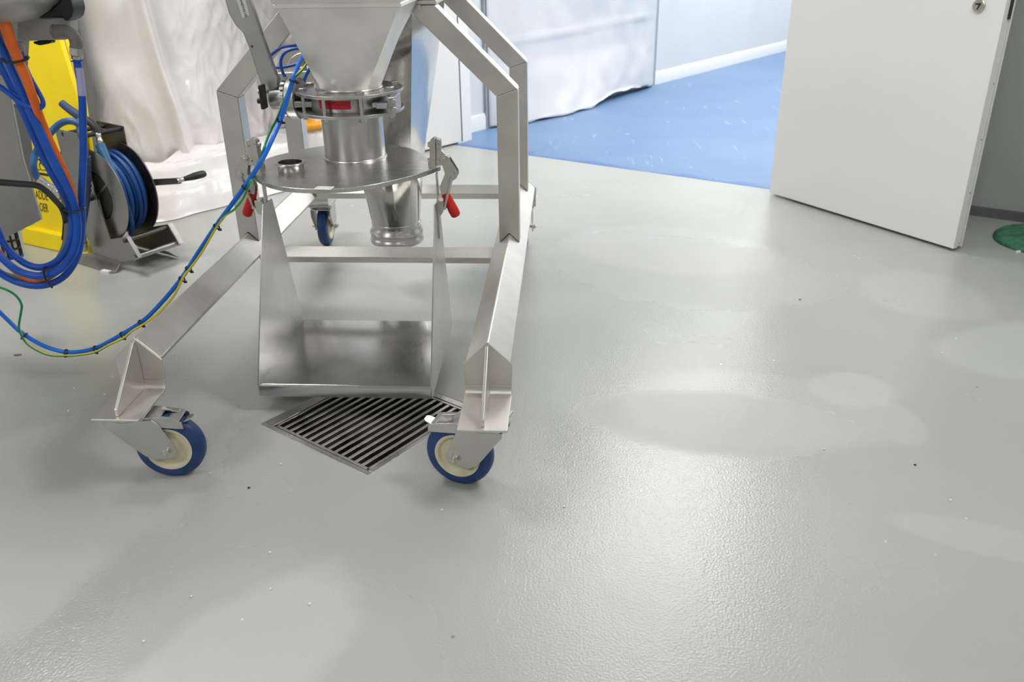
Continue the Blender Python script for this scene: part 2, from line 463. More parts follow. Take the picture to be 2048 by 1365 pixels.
# ---- doors
# door_1: the big open leaf on the right
H0 = Vector((1.0532, 4.4529, 0)); E0 = Vector((1.6417, 3.5727, 0)); dd = (E0-H0).normalized(); dn = Vector((-dd.y, dd.x, 0))
if dn.x < 0: dn = -dn
def A(s, t, z): return H0 + dd*s + dn*t + Vector((0, 0, z))
DLEN = (E0-H0).length
d1 = MB(); d1.prism([A(0, 0, .012), A(DLEN, 0, .012), A(DLEN, .028, .012), A(0, .028, .012)], (0, 0, 2.38))
door = struct('door_1', d1, M['white'], bevel=.003)
tag(door, 'white steel door leaf standing open on the right', None)
e = MB(); e.prism([A(.0, .028, .016), A(DLEN-.004, .028, .016), A(DLEN-.004, .05, .016), A(0, .05, .016)], (0, 0, 2.37))
obj('edge_strip', e, M['whitetrim'], door, bevel=.002)
e = MB(); e.prism([A(0, .05, .012), A(DLEN-.010, .05, .012), A(DLEN-.010, .056, .012), A(0, .056, .012)], (0, 0, 2.37))
obj('gasket', e, M['rubber'], door)
e = MB(); e.prism([A(0, .056, .012), A(DLEN-.002, .056, .012), A(DLEN-.002, .064, .012), A(0, .064, .012)], (0, 0, 2.38))
obj('back_skin', e, M['white'], door, bevel=.001)
lc = (1.65,3.7,0.9716)
ls = (Vector((lc[0], lc[1], 0))-H0).dot(dd); LZ = .975
LS = DLEN-.105
e = MB(); e.lathe([(.026, 0), (.026, .006), (.022, .009), (0, .009)], A(LS, 0, LZ), -dn, 36)
lk = obj('escutcheon', e, M['bolt'], door)
e = MB(); e.prism([A(LS-.012, -.0105, LZ+.008), A(LS+.010, -.0105, LZ+.010), A(LS+.010, -.0105, LZ+.004), A(LS+.001, -.0105, LZ-.014), A(LS-.004, -.0105, LZ-.013), A(LS+.003, -.0105, LZ+.002), A(LS-.012, -.0105, LZ+.003)], dn*.002)
obj('keyhole', e, M['black'], lk)
e = MB(); e.prism([A(DLEN-.002, .031, LZ-.045), A(DLEN-.002, .046, LZ-.045), A(DLEN-.002, .046, LZ+.2), A(DLEN-.002, .031, LZ+.2)], dd*.004)
obj('lock_faceplate', e, M['darksteel'], door)
for z in (.03, .25, .47, .69):
    e = MB().lathe([(.0028, 0), (.0028, .001), (0, .0015)], A(DLEN-.004, .039, z), dd, 10); obj('edge_screw', e, M['darksteel'], door)
# door_2: the left leaf, folded back along the sheeted wall
la = math.radians(50.5); l0 = Vector((-.703, 5.688, 0)); ldd = -Vector((math.cos(la), math.sin(la), 0)); ldn = Vector((-ldd.y, ldd.x, 0))
if ldn.dot(-l0+Vector((0, 0, 0))) > 0: ldn = -ldn
def B(s, t, z): return l0+ldd*s+ldn*t+Vector((0, 0, z))
e = MB(); e.prism([B(0, 0, .012), B(1.13, 0, .012), B(1.13, .05, .012), B(0, .05, .012)], (0, 0, 2.38))
dl = struct('door_2', e, M['white'], bevel=.003)
e = MB(); e.prism([B(-.012, .004, .012), B(0, .004, .012), B(0, .045, .012), B(-.012, .045, .012)], (0, 0, 2.37))
obj('gasket', e, M['rubber'], dl)

# ---- ceiling lamps (fixtures above the lights)
def lamp(u, v, su, sv, label, group):
    t = thing('ceiling_light', label, 'ceiling light', W(u, v, CEIL-.055), ROOM_ANG, group)
    a, b = su/2+.03, sv/2+.03; m = MB()
    for x0, x1, y0, y1 in ((-a, a, -b, -b+.03), (-a, a, b-.03, b), (-a, -a+.03, -b+.03, b-.03), (a-.03, a, -b+.03, b-.03)):
        m.box((x0, y0, 0), (x1, y1, .055))
    obj('frame', m, M['whitetrim'], t, local=True)
    m = MB().box((-a+.03, -b+.03, .012), (a-.03, b-.03, .02))
    obj('diffuser', m, M['lamp'], t, local=True)
for u, v in MAIN_LAMPS: lamp(u, v, 1.15, .55, 'rectangular ceiling light panel over the grey floored room', 'ceiling lights of the grey floored room')
for u, v in NEXT_LAMPS: lamp(u, v, 1.15, 1.15, 'square ceiling light panel over the blue floored room', 'ceiling lights of the blue floored room')

# ================================================================ FLOOR DRAIN
dr = thing('floor_drain', 'square steel floor drain with a barred grate under the hopper trolley', 'drain', D(DW/2, DW/2))
m = MB()
fw = .036
ga0, ga1, gb0, gb1 = .016, DW-.036, .018, DW-.024
for a0, a1, b0, b1 in ((0, DW, 0, gb0), (0, DW, gb1, DW), (0, ga0, gb0, gb1), (ga1, DW, gb0, gb1)):
    m.prism([D(a0, b0, -.012), D(a1, b0, -.012), D(a1, b1, -.012), D(a0, b1, -.012)], (0, 0, .0115))
obj('frame', m, M['grate'], dr, bevel=.002)
m = MB(); t = .01
for a0, a1, b0, b1 in ((ga0-t, ga1+t, gb0-t, gb0), (ga0-t, ga1+t, gb1, gb1+t), (ga0-t, ga0, gb0, gb1), (ga1, ga1+t, gb0, gb1)):
    m.prism([D(a0, b0, -.2), D(a1, b0, -.2), D(a1, b1, -.2), D(a0, b1, -.2)], (0, 0, .187))
m.prism([D(ga0-t, gb0-t, -.21), D(ga1+t, gb0-t, -.21), D(ga1+t, gb1+t, -.21), D(ga0-t, gb1+t, -.21)], (0, 0, .01))
obj('pit', m, M['darkpit'], dr)
m = MB(); t = .009; e0 = .002
x0, x1, y0, y1 = ga0+e0, ga1-e0, gb0+e0, gb1-e0
for a0, a1, b0, b1 in ((x0, x1, y0, y0+t), (x0, x1, y1-t, y1), (x0, x0+t, y0, y1), (x1-t, x1, y0, y1)):
    m.prism([D(a0, b0, -.03), D(a1, b0, -.03), D(a1, b1, -.03), D(a0, b1, -.03)], (0, 0, .029))
nb = 13
for k in range(1, nb+1):
    a = x0+t/2+(x1-x0-t)*k/(nb+1)
    m.prism([D(a-.0055, y0+t, -.028), D(a+.0055, y0+t, -.028), D(a+.0055, y1-t, -.028), D(a-.0055, y1-t, -.028)], (0, 0, .0265))
obj('grate', m, M['grate'], dr, bevel=.0015)

# ================================================================ HOPPER TROLLEY
XC = -.640
T = thing('hopper_trolley', 'wheeled stainless steel hopper frame standing over the floor drain', 'hopper trolley', (XC, 2.75, 0))
LX, RX = -1.088, -.192
LEG_Z, LEG_H = .285, .0585
YF, YB = 1.90, 3.54
FRONT_Y, REAR_Y, PW = 2.748, 3.38, .066
for x in (LX, RX):
    r = [(x, LEG_Z+LEG_H), (x+LEG_H, LEG_Z), (x, LEG_Z-LEG_H), (x-LEG_H, LEG_Z)]
    m = MB().prism([(a, YF, z) for a, z in r], (0, YB-YF, 0)); obj('leg', m, M['frame'], T, bevel=.005)
for y, z in ((FRONT_Y+PW/2, .254), (REAR_Y+PW/2, .302)):
    h = .031
    m = MB().prism([(LX+.02, y, z+h), (LX+.02, y-h, z), (LX+.02, y, z-h), (LX+.02, y+h, z)], (RX-LX-.04, 0, 0))
    obj('crossbar', m, M['frame'], T, bevel=.003)
# arches: posts with a notch over the leg ridge, mitred diagonals
def mir(p): return [(2*XC-x, z) for x, z in p][::-1]
post = [(-.226, .311), (-.192, .345), (-.158, .311), (-.158, .8155), (-.226, .7925)]
diag = [(-.226, .7925), (-.158, .8155), (-.4055, 1.063), (-.5005, 1.063)]
for y in (FRONT_Y, REAR_Y):
    for k in (0, 1):
        for nm, p in (('post', post), ('diagonal_brace', diag)):
            q = mir(p) if k else p
            m = MB().prism([(x, y, z) for x, z in q], (0, PW, 0)); obj(nm, m, M['frame'], T, bevel=.003)
m = MB()
for x0, x1, y0, y1 in ((-.88, -.40, 2.745, 2.825), (-.88, -.40, 3.37, 3.45), (-.88, -.80, 2.825, 3.37), (-.48, -.40, 2.825, 3.37)):
    m.box((x0, y0, 1.064), (x1, y1, 1.076)); m.box((x0, y0, 1.079), (x1, y1, 1.10))
obj('top_frame', m, M['frame'], T, bevel=.002)
for x in (-.455, -.825):
    m = MB().hexbolt((x, 2.742, 1.064), (0, 0, -1), .0085, .012); obj('frame_bolt', m, M['bolt'], T)

# end brackets: bent plate welded on the leg end with a fin
def bracket(x, sy, y_end, ln=.18):
    t = .006
    def q(dx, d, z): return (x+dx, y_end-sy*d, z)
    bk = MB()
    face = [(-LEG_H-.003, LEG_Z), (0, LEG_Z+LEG_H+.003), (LEG_H+.003, LEG_Z), (LEG_H+.001, .226), (-LEG_H-.001, .226)]
    bk.prism([q(a, 0, z) for a, z in face], (0, -sy*t, 0))
    prof = [(0, .226), (.002, .214), (.008, .206), (.018, .203), (ln, .203), (ln, .197), (.016, .197), (.004, .2005), (-.004, .210), (-.006, .226)]
    prof = [(d+.006, z) for d, z in prof]
    bk.prism([q(-LEG_H-.001, d, z) for d, z in prof], (2*LEG_H+.002, 0, 0))
    b = obj('end_bracket', bk, M['frame'], T, bevel=.0015)
    fn = MB().prism([q(-.0045, .006, LEG_Z+LEG_H-.006), q(-.0045, .018, LEG_Z+LEG_H-.006), q(-.0045, ln-.008, .222), q(-.0045, ln-.008, .203), q(-.0045, .006, .203)], (.009, 0, 0))
    obj('fin', fn, M['frame'], b, bevel=.0025)
    return b
for x in (LX, RX):
    bracket(x, 1, YF, .163 if x == LX else .18); bracket(x, -1, YB)

# casters
def caster(loc, ang, brake, trail=.06):
    c = bpy.data.objects.new('caster', None); COL.objects.link(c); c.parent = T
    c.location = Vector(loc)-Vector((XC, 2.75, 0)); c.rotation_euler = (0, 0, ang); c.empty_display_size = .03
    ORIGIN[c] = Matrix.Identity(4)
    L_ = dict(local=True)
    a = trail; FW = .0335 if brake else .044
    m = MB(); m.lathe([(.056, -.022), (.066, -.022), (.078, -.021), (.084, -.016), (.087, -.008), (.087, .008), (.084, .016), (.078, .021), (.066, .022), (.056, .022)], (a, 0, .087), (0, 1, 0), 64, closed=True)
    obj('tyre', m, M['tyre'], c, sharp=60, **L_)
    m = MB(); m.lathe([(.010, -.026), (.020, -.026), (.025, -.0225), (.032, -.015), (.046, -.015), (.052, -.0225), (.0595, -.0235), (.0595, .0235), (.052, .0225), (.046, .015), (.032, .015), (.025, .0225), (.020, .026), (.010, .026)], (a, 0, .087), (0, 1, 0), 56, closed=True)
    obj('hub', m, M['hub'], c, **L_)
    m = MB(); m.cyl((a, -.040, .087), (a, .040, .087), .006, 14)
    for s in (-1, 1): m.lathe([(.0135, 0), (.0135, .002), (.0095, .002), (.0095, .009), (.006, .011), (.0055, .014), (0, .0145)], (a, s*FW, .087), (0, s, 0), 20)
    obj('axle_bolt', m, M['bolt'], c, **L_)
    m = MB()
    fk = [(-.054, .178), (a-.022, .178), (a-.008, .168), (a+.024, .100), (a+.026, .084), (a+.016, .070), (a-.004, .064), (a-.034, .062), (a-.056, .074), (-.036, .142), (-.054, .166)]
    if not brake: fk = [(-.056, .178), (.056, .178), (.058, .150), (a+.026, .088), (a+.018, .070), (a-.018, .070), (a-.026, .088), (-.058, .150)]
    for s in (-1, 1):
        m.prism([(x, s*FW, z) for x, z in fk], (0, -s*.004, 0))
    m.box((-.054, -FW, .175), (.040, FW, .179))
    obj('fork', m, M['zinc'], c, bevel=.0012, **L_)
    m = MB(); m.lathe([(.042, .176), (.046, .180), (.046, .184), (.038, .188), (.038, .190)], (0, 0, 0), (0, 0, 1), 36)
    m.box((-.055, -.05, .190), (.055, .05, .1965))
    for s in (-1, 1):
        for k in (-1, 1): m.hexbolt((s*.043, k*.038, .190), (0, 0, -1), .008, .007)
    obj('swivel_plate', m, M['zinc'], c, bevel=.0012, **L_)
    if brake:
        m = MB()
        top = [(.030, .180), (.055, .186), (.125, .174), (.138, .168), (.140, .150), (.126, .150), (.050, .158), (.030, .160)]
        for s in (-1, 1): m.prism([(x, s*.030, z) for x, z in top], (0, -s*.003, 0))
        # top web with a slot
        def web(x0, x1, y0, y1):
            def zt(x): return .186-(x-.055)*.012/.07 if x > .055 else .180+(x-.03)*.006/.025
            m.add([(x0, y0, zt(x0)), (x1, y0, zt(x1)), (x1, y1, zt(x1)), (x0, y1, zt(x0)), (x0, y0, zt(x0)-.003), (x1, y0, zt(x1)-.003), (x1, y1, zt(x1)-.003), (x0, y1, zt(x0)-.003)],
                  [(0, 1, 2, 3), (7, 6, 5, 4), (0, 4, 5, 1), (1, 5, 6, 2), (2, 6, 7, 3), (3, 7, 4, 0)])
        web(.03, .055, -.030, .030); web(.055, .085, -.030, .030); web(.085, .118, -.030, -.016); web(.085, .118, .014, .030); web(.118, .132, -.030, .030)
        p = obj('brake_pedal', m, M['zinc'], c, bevel=.001, **L_)
        m = MB(); m.prism([(.080, .004, .186), (.104, .004, .182), (.104, .010, .182), (.096, .010, .184), (.096, .018, .184), (.080, .018, .188)], (0, 0, .003))
        obj('latch_tongue', m, M['zinc'], c, **L_)
        m = MB().box((.085, -.016, .170), (.118, .014, .173)); obj('inner_plate', m, M['zinc'], c, **L_)
        m = MB(); m.prism([(.136, -.016, .160), (.152, -.014, .166), (.158, -.008, .168), (.158, .008, .168), (.152, .014, .166), (.136, .016, .160)], (0, 0, .003))
        tb = obj('release_tab', m, M['zinc'], c, bevel=.001, **L_); tb['label'] = 'bright release tab'
    return c
caster((LX, 1.80, 0), math.radians(4), True, .088)
caster((RX, 1.785, 0), math.radians(165), True, .068)
caster((LX+.012, 3.615, 0), math.radians(93), False, .012)
caster((RX, 3.615, 0), math.radians(90), False, .012)

# front hopper: rectangular top to round outlet
HC = (-.648, 2.58)
def rrect(x0, x1, y0, y1, z, r, n):     # n points, corners rounded, starting at angle 0 going round
    cx, cy = (x0+x1)/2, (y0+y1)/2; out = []
    hx, hy = (x1-x0)/2, (y1-y0)/2
    for k in range(n):
        a = 2*PI*k/n; ca, sa = math.cos(a), math.sin(a)
        s = 1/max(abs(ca), abs(sa))
        out.append(Vector((cx+hx*ca*s, cy+hy*sa*s, z)))
    return out
def circ(c, r, z, n): return [Vector((c[0]+r*math.cos(2*PI*k/n), c[1]+r*math.sin(2*PI*k/n), z)) for k in range(n)]
def lerp(a, b, t): return [p*(1-t)+q*t for p, q in zip(a, b)]
NH = 96
top = rrect(-.784, -.454, 2.42, 2.745, 1.080, .01, NH)
bot = circ(HC, .094, .851, NH)
rings = [lerp(bot, top, t) for t in (0, .08, .2, .35, .5, .65, .8, .92, 1)]
top2 = rrect(-.96, -.29, 2.25, 2.74, 1.40, .01, NH)
lip = rrect(-.792, -.446, 2.412, 2.752, 1.082, .01, NH)
lip2 = rrect(-.792, -.446, 2.412, 2.752, 1.090, .01, NH)
up0 = rrect(-.790, -.448, 2.414, 2.752, 1.092, .01, NH)
m = MB().loft(rings, False, False)
obj('hopper', m, M['hopper'], T, sharp=28)
m = MB().loft([top, lip, lip2, up0, top2], False, False)
obj('hopper_extension', m, M['hopper'], T, sharp=28)
m = MB().torus((HC[0], HC[1], .851), (0, 0, 1), .096, .0035, 64, 8); obj('weld_seam', m, M['weld'], T)
# butterfly valve
FR = .158
v = bpy.data.objects.new('butterfly_valve', None); COL.objects.link(v); v.parent = T; ORIGIN[v] = ORIGIN[T]; v.empty_display_size = .05
for z0, z1 in ((.839, .848), (.784, .793)):
    m = MB().lathe([(.088, z0), (FR, z0), (FR, z1), (.088, z1)], (*HC, 0), (0, 0, 1), 80, closed=True)
    obj('flange', m, M['sheet'], v, bevel=.0012)
m = MB().lathe([(.09, .793), (.117, .793), (.119, .797), (.119, .835), (.117, .839), (.09, .839)], (*HC, 0), (0, 0, 1), 64, closed=True)
vb = obj('valve_body', m, M['cast'], v)
lab = MB(); n = 14
for k in range(n+1):
    a = math.radians(-124+48*k/n)
    for z in (.806, .830): lab.v.append(Vector((HC[0]+.1198*math.cos(a), HC[1]+.1198*math.sin(a), z)))
for k in range(n): lab.f.append([2*k, 2*k+2, 2*k+3, 2*k+1]); lab.mi.append(0)
obj('red_label', lab, M['redlabel'], v)
m = MB()
for k in range(3):
    for j in range(6):
        a0 = math.radians(-112+5.2*j+k); a1 = a0+math.radians(3.4 if (j+k) % 3 else 2.2)
        if k == 0 and not 2 <= j <= 3: continue
        if k == 2 and not 1 <= j <= 3: continue
        z = .824-.006*k
        m.add([(HC[0]+.1201*math.cos(a), HC[1]+.1201*math.sin(a), zz) for a, zz in ((a0, z), (a1, z), (a1, z+.0012), (a0, z+.0012))], [(0, 1, 2, 3)])
obj('label_lines', m, M['ink'], v, fix=False)
lab = MB(); n = 6
for k in range(n+1):
    a = math.radians(-66+20*k/n)
    for z in (.803, .832): lab.v.append(Vector((HC[0]+.1198*math.cos(a), HC[1]+.1198*math.sin(a), z)))
for k in range(n): lab.f.append([2*k, 2*k+2, 2*k+3, 2*k+1]); lab.mi.append(0)
obj('type_plate', lab, M['bolt'], v)
for k in range(8):
    a = math.radians(-109+45*k); x, y = HC[0]+.138*math.cos(a), HC[1]+.138*math.sin(a)
    m = MB().cyl((x, y, .768), (x, y, .852), .0065, 14)
    m.hexbolt((x, y, .848), (0, 0, 1), .0125, .010); m.lathe([(.013, 0), (.013, -.002)], (x, y, .784), (0, 0, 1), 18); m.hexbolt((x, y, .782), (0, 0, -1), .0115, .010)
    obj('flange_bolt', m, M['bolt'], v)
# lugs and hinge block at the right, neck to the lever head at the left
m = MB()
m.box((-.545, 2.455, .808), (-.512, 2.475, .824)); m.box((-.56, 2.47, .808), (-.512, 2.50, .824))
m.prism([(-.512, 2.46, .795), (-.492, 2.475, .795), (-.492, 2.56, .795), (-.512, 2.56, .795)], (0, 0, .044))
obj('hinge_block', m, M['cast'], v, bevel=.003)
for z in (.806, .828):
    m = MB().hexbolt((-.4955, 2.463, z), (.35, -.9, 0), .0075, .006); obj('hinge_screw', m, M['bolt'], v)
m = MB().box((-.80, 2.515, .802), (-.742, 2.545, .820)).box((-.80, 2.60, .812), (-.742, 2.63, .830)).box((-.83, 2.56, .795), (-.74, 2.60, .838))
obj('valve_neck', m, M['cast'], v, bevel=.003)
AX = Vector((-.826, 2.575, .820)); ad = Vector((1, -.10, .0)).normalized()
hd = MB().lathe([(0, -.002), (.058, 0), (.060, .003), (.060, .030), (.052, .034), (.0, .034)], AX, ad, 56)
obj('notch_plate', hd, M['cast'], v, sharp=25)
m = MB(); px = ad.orthogonal().normalized(); py = ad.cross(px)
for k in range(22):
    a = 2*PI*k/22; c = AX+(px*math.cos(a)+py*math.sin(a))*.053-ad*.006
    rot = Matrix((px*math.cos(a)+py*math.sin(a), -px*math.sin(a)+py*math.cos(a), ad)).transposed().to_4x4()
    m.box((-.007, -.0042, -.006), (.007, .0042, .006), Matrix.Translation(c) @ rot)
obj('notch_ring', m, M['cast'], v)
hb = MB().lathe([(0, -.062), (.030, -.060), (.034, -.055), (.034, -.006), (.038, -.004), (.038, 0)], AX, ad, 40)
obj('lever_hub', hb, M['cast'], v)
# lever: flat tapered cast handle with a swollen grip
la_ = [(-0.8963,2.555,0.8327),(-0.8542,2.555,0.854),(-0.8509,2.555,0.8782),(-0.8569,2.555,0.8896),(-0.8674,2.555,0.9317),(-0.8843,2.555,1.0007),(-0.904,2.555,1.0946),(-0.9125,2.555,1.1339),(-0.9194,2.555,1.1727),(-0.9878,2.555,1.1736),(-0.9849,2.555,1.1218),(-0.9762,2.555,1.0954),(-0.9706,2.555,1.0582),(-0.9553,2.555,1.0258),(-0.9377,2.555,1.0066),(-0.928,2.555,0.9737),(-0.9207,2.555,0.9433),(-0.9135,2.555,0.9012),(-0.9062,2.555,0.8686)]
m = MB().prism(la_, (0, .030, 0)); lv = obj('lever', m, M['cast'], v, bevel=.006, seg=3)
LAB = [(-0.9416,2.5535,1.1004),(-0.9163,2.5535,1.1053),(-0.9094,2.5535,1.055),(-0.9312,2.5535,1.0458)]
m = MB().prism(LAB, (0, .0012, 0)); lb = obj('lever_label', m, M['paper'], lv)
p0, p1, p2, p3 = [Vector(q) for q in LAB]
xd = (p3-p0).normalized(); yd = (p1-p0).normalized(); yd = (yd-xd*yd.dot(xd)).normalized(); zd = xd.cross(yd)
xf = Matrix((xd, yd, zd)).transposed().to_4x4(); xf.translation = p0*.28+p3*.22+p1*.28+p2*.22+Vector((0, -.0016, 0))-yd*.0035+xd*.002
obj('lever_lettering', text_mesh('HANDVALVE', .0105, xf, .0001, .92), M['ink'], lv)
m = MB().cyl(Vector((-0.9151,2.5545,0.9695)), Vector((-0.9148,2.5535,0.9696)), .003, 12); obj('lever_hole', m, M['ink'], lv)
m = MB().box((-.895, 2.50, .800), (-.884, 2.535, .868)); m.cyl((-.912, 2.53, .820), (-.885, 2.53, .820), .008, 14)
obj('lock_catch', m, M['black'], v, bevel=.002)
m = MB().cyl((-.907, 2.53, .846), (-.89, 2.53, .846), .007, 14); obj('catch_pin', m, M['bolt'], v)
# outlet pipe, lid plate, side port
m = MB().lathe([(.0915, .645), (.0915, .786), (.089, .786), (.089, .645)], (HC[0], HC[1], 0), (0, 0, 1), 80, closed=True)
obj('outlet_pipe', m, M['sheet'], T)
m = MB().torus((HC[0], HC[1], .6465), (0, 0, 1), .0935, .003, 72, 8); obj('weld_seam', m, M['weld'], T)
OUT = [(-.368, 2.452), (-.4135, 2.371), (-.4546, 2.32), (-.509, 2.264), (-.564, 2.226), (-.62, 2.2075), (-.677, 2.204), (-.7375, 2.214), (-.79, 2.239), (-.848, 2.291), (-.8925, 2.36), (-.922, 2.452), (-.912, 2.561), (-.868, 2.636), (-.825, 2.690), (-.775, 2.727), (-.72, 2.747), (-.66, 2.755), (-.589, 2.746), (-.528, 2.713), (-.478, 2.661), (-.427, 2.568)]
def cm(pts, sub, corner):
    out = []; n = len(pts); P_ = [Vector((*p, 0)) for p in pts]
    for i in range(n):
        p1, p2 = P_[i], P_[(i+1) % n]
        p0 = P_[(i-1) % n] if i not in corner else p1*2-p2
        p3 = P_[(i+2) % n] if (i+1) % n not in corner else p2*2-p1
        for k in range(sub):
            t = k/sub; out.append(.5*((2*p1)+(p2-p0)*t+(2*p0-5*p1+4*p2-p3)*t*t+(3*p1-p0-3*p2+p3)*t**3))
    return out
poly = cm(OUT, 5, {0, 11})
m = MB().prism([p+Vector((0, 0, .632)) for p in poly], (0, 0, .013)); lid = obj('lid_plate', m, M['disc'], T, bevel=.002, sharp=40)
m = MB().lathe([(.037, .645), (.037, .662), (.039, .664), (.0435, .665), (.0445, .667), (.0435, .669), (.036, .670), (.034, .669), (.034, .640)], (-.797, 2.407, 0), (0, 0, 1), 48)
m.f = m.f[:-2]; m.mi = m.mi[:-2]
obj('clamp_port', m, M['bolt'], T, sharp=50)
m = MB().lathe([(.0, .6455), (.0338, .6455)], (-.797, 2.407, 0), (0, 0, 1), 36); obj('port_bore', m, M['darksteel'], T)
lb = [(-0.6716,2.2288,0.6453),(-0.6239,2.224,0.6453),(-0.6271,2.1941,0.6453),(-0.6743,2.1988,0.6453)]
m = MB().prism(lb, (0, 0, .0006)); pl_ = obj('plate_label', m, M['paper'], T); pl_['label'] = 'white sticker'
m = MB(); p0, p1, p2, p3 = [Vector(q) for q in lb]
for k in range(22):
    if k in (6, 13, 14): continue
    a, b = k/24+.04, k/24+.04+.012+.012*(k % 3 == 0)
    q0, q1 = p0.lerp(p1, a), p0.lerp(p1, b); r0, r1 = p3.lerp(p2, a), p3.lerp(p2, b)
    m.add([q0.lerp(r0, .25)+Vector((0, 0, .0007)), q1.lerp(r1, .25)+Vector((0, 0, .0007)), q1.lerp(r1, .7)+Vector((0, 0, .0007)), q0.lerp(r0, .7)+Vector((0, 0, .0007))], [(0, 1, 2, 3)])
obj('barcode', m, plain('grey_ink', (.25, .25, .25), .7), pl_, fix=False)

# toggle clamps on both ends of the lid plate, and the hung tray
def pxz(pts, y, t, flip):
    p = [Vector((x, y-t/2, z)) for x, _, z in pts]
    if flip: p = [Vector((2*-.6445-q.x, q.y, q.z)) for q in p]
    return p
def clamp(flip):
    c = bpy.data.objects.new('toggle_clamp', None); COL.objects.link(c); c.parent = T; ORIGIN[c] = ORIGIN[T]; c.empty_display_size = .03
    Y0 = 2.44
    def fx(p): return Vector((2*-.6445-p[0], p[1], p[2])) if flip else Vector(p)
    def plate(name, pts, y, t, mat, bev=.0012):
        m = MB().prism(pxz(pts, y, t, flip), (0, t, 0)); return obj(name, m, mat, c, bevel=bev)
    plate('mounting_bracket', [(-0.3932,2.44,0.7225),(-0.3841,2.44,0.7296),(-0.3754,2.44,0.731),(-0.3786,2.44,0.6446),(-0.3948,2.44,0.6431)], Y0, .034, M['bolt'])
    plate('clamp_body', [(-0.3741,2.44,0.7296),(-0.3614,2.44,0.7253),(-0.3614,2.44,0.6967),(-0.3379,2.44,0.6751),(-0.3414,2.44,0.6606),(-0.3534,2.44,0.6534),(-0.3782,2.44,0.6519)], Y0, .022, M['bolt'])
    m = MB()
    for q in [(-0.3826,2.424,0.7146),(-0.3852,2.424,0.6674),(-0.3671,2.424,0.7103),(-0.3694,2.424,0.6674)]:
        m = MB().cyl(fx((q[0], 2.419, q[2])), fx((q[0], 2.461, q[2])), .004, 12); obj('rivet', m, M['bolt'], c)
    for q in [(-0.3924,2.44,0.7111),(-0.395,2.44,0.665),(-0.3944,2.44,0.649)]:
        m = MB().hexbolt(fx((q[0]+.006, 2.44, q[2])), (-1 if not flip else 1, 0, 0), .0075, .014); obj('clamp_bolt', m, M['bolt'], c)
    lev = [(-0.3641,2.44,0.6722),(-0.3593,2.44,0.6809),(-0.3519,2.44,0.6838),(-0.3434,2.44,0.6809),(-0.3393,2.44,0.6751),(-0.3164,2.44,0.6358),(-0.3154,2.44,0.6256),(-0.3202,2.44,0.6153),(-0.3307,2.44,0.6094),(-0.3415,2.44,0.596),(-0.3485,2.44,0.5721),(-0.3651,2.44,0.5661),(-0.3699,2.44,0.587),(-0.3647,2.44,0.6034),(-0.3532,2.44,0.6285)]
    for y in (Y0-.013, Y0+.013): plate('clamp_lever', lev, y, .0035, M['bolt'])
    a = Vector((-0.3589,2.44,0.5721)); b = Vector((-0.3267,2.44,0.4979)); a.y = b.y = Y0
    m = MB(); d = (b-a); Lg = d.length
    m.lathe([(0, -.004), (.008, -.003), (.0115, .0), (.0125, .012), (.0155, Lg*.75), (.0145, Lg-.005), (.010, Lg), (0, Lg+.002)], fx(a), fx(b)-fx(a), 28)
    g = obj('grip', m, M['red'], c, sharp=60); g['label'] = 'red plastic grip'
    m = MB()
    for y in (Y0-.019, Y0+.019):
        p0 = Vector((-0.3328,2.44,0.627)); p1 = Vector((-0.3581,2.44,0.5284))
        m.tube([fx((p0.x, y, p0.z)), fx((p1.x, y, p1.z))], .0034, 10, 1)
    m.cyl(fx((p1.x, Y0-.022, p1.z)), fx((p1.x, Y0+.022, p1.z)), .0045, 12)
    obj('pull_hook', m, M['bolt'], c)
    for q, r in (((-0.354,2.44,0.6708), .0065), ((-0.3328,2.44,0.627), .0085)):
        m = MB().cyl(fx((q[0], Y0-.021, q[2])), fx((q[0], Y0+.021, q[2])), r*.7, 16)
        for s in (-1, 1): m.lathe([(r, 0), (r, .004), (r*.6, .005)], fx((q[0], Y0+s*.015, q[2])), (0, s, 0), 18)
        obj('pivot_pin', m, M['bolt'], c)
    plate('catch_plate', [(-0.3871,2.44,0.5404),(-0.3792,2.44,0.5495),(-0.3615,2.44,0.5481),(-0.3613,2.44,0.5238),(-0.3681,2.44,0.507),(-0.3862,2.44,0.5023)], Y0, .03, M['bolt'])
    return c
clamp(False); clamp(True)
ty = bpy.data.objects.new('hanging_tray', None); COL.objects.link(ty); ty.parent = T; ORIGIN[ty] = ORIGIN[T]; ty.empty_display_size = .05
TX0, TX1 = -.885, -.378
side = [(2.132, .050), (2.132, .094), (2.358, .553), (2.365, .640), (2.385, .640), (2.392, .556), (2.452, .552), (2.590, .090), (2.590, .075), (2.575, .068)]
side = [(2.132, .050), (2.132, .094), (2.372, .552), (2.452, .548), (2.592, .092), (2.592, .070)]
for x in (TX0, TX1-.004):
    m = MB().prism([(x, y, z) for y, z in side], (.004, 0, 0)); obj('side_plate', m, M['sheet'], ty, bevel=.001)
    xs = x-.0045 if x == TX0 else x+.0045
    m = MB().box((xs, 2.405, .44), (xs+.004, 2.427, .634)); obj('hanger_strap', m, M['bolt'], ty)
m = MB().prism([(TX0+.004, 2.592, .082), (TX0+.004, 2.592, .088), (TX0+.004, 2.140, .088), (TX0+.004, 2.1345, .086), (TX0+.004, 2.132, .080), (TX0+.004, 2.132, .050), (TX0+.004, 2.136, .050), (TX0+.004, 2.136, .078), (TX0+.004, 2.140, .082)], (TX1-TX0-.008, 0, 0))
obj('tray_base', m, M['tray'], ty, sharp=50)

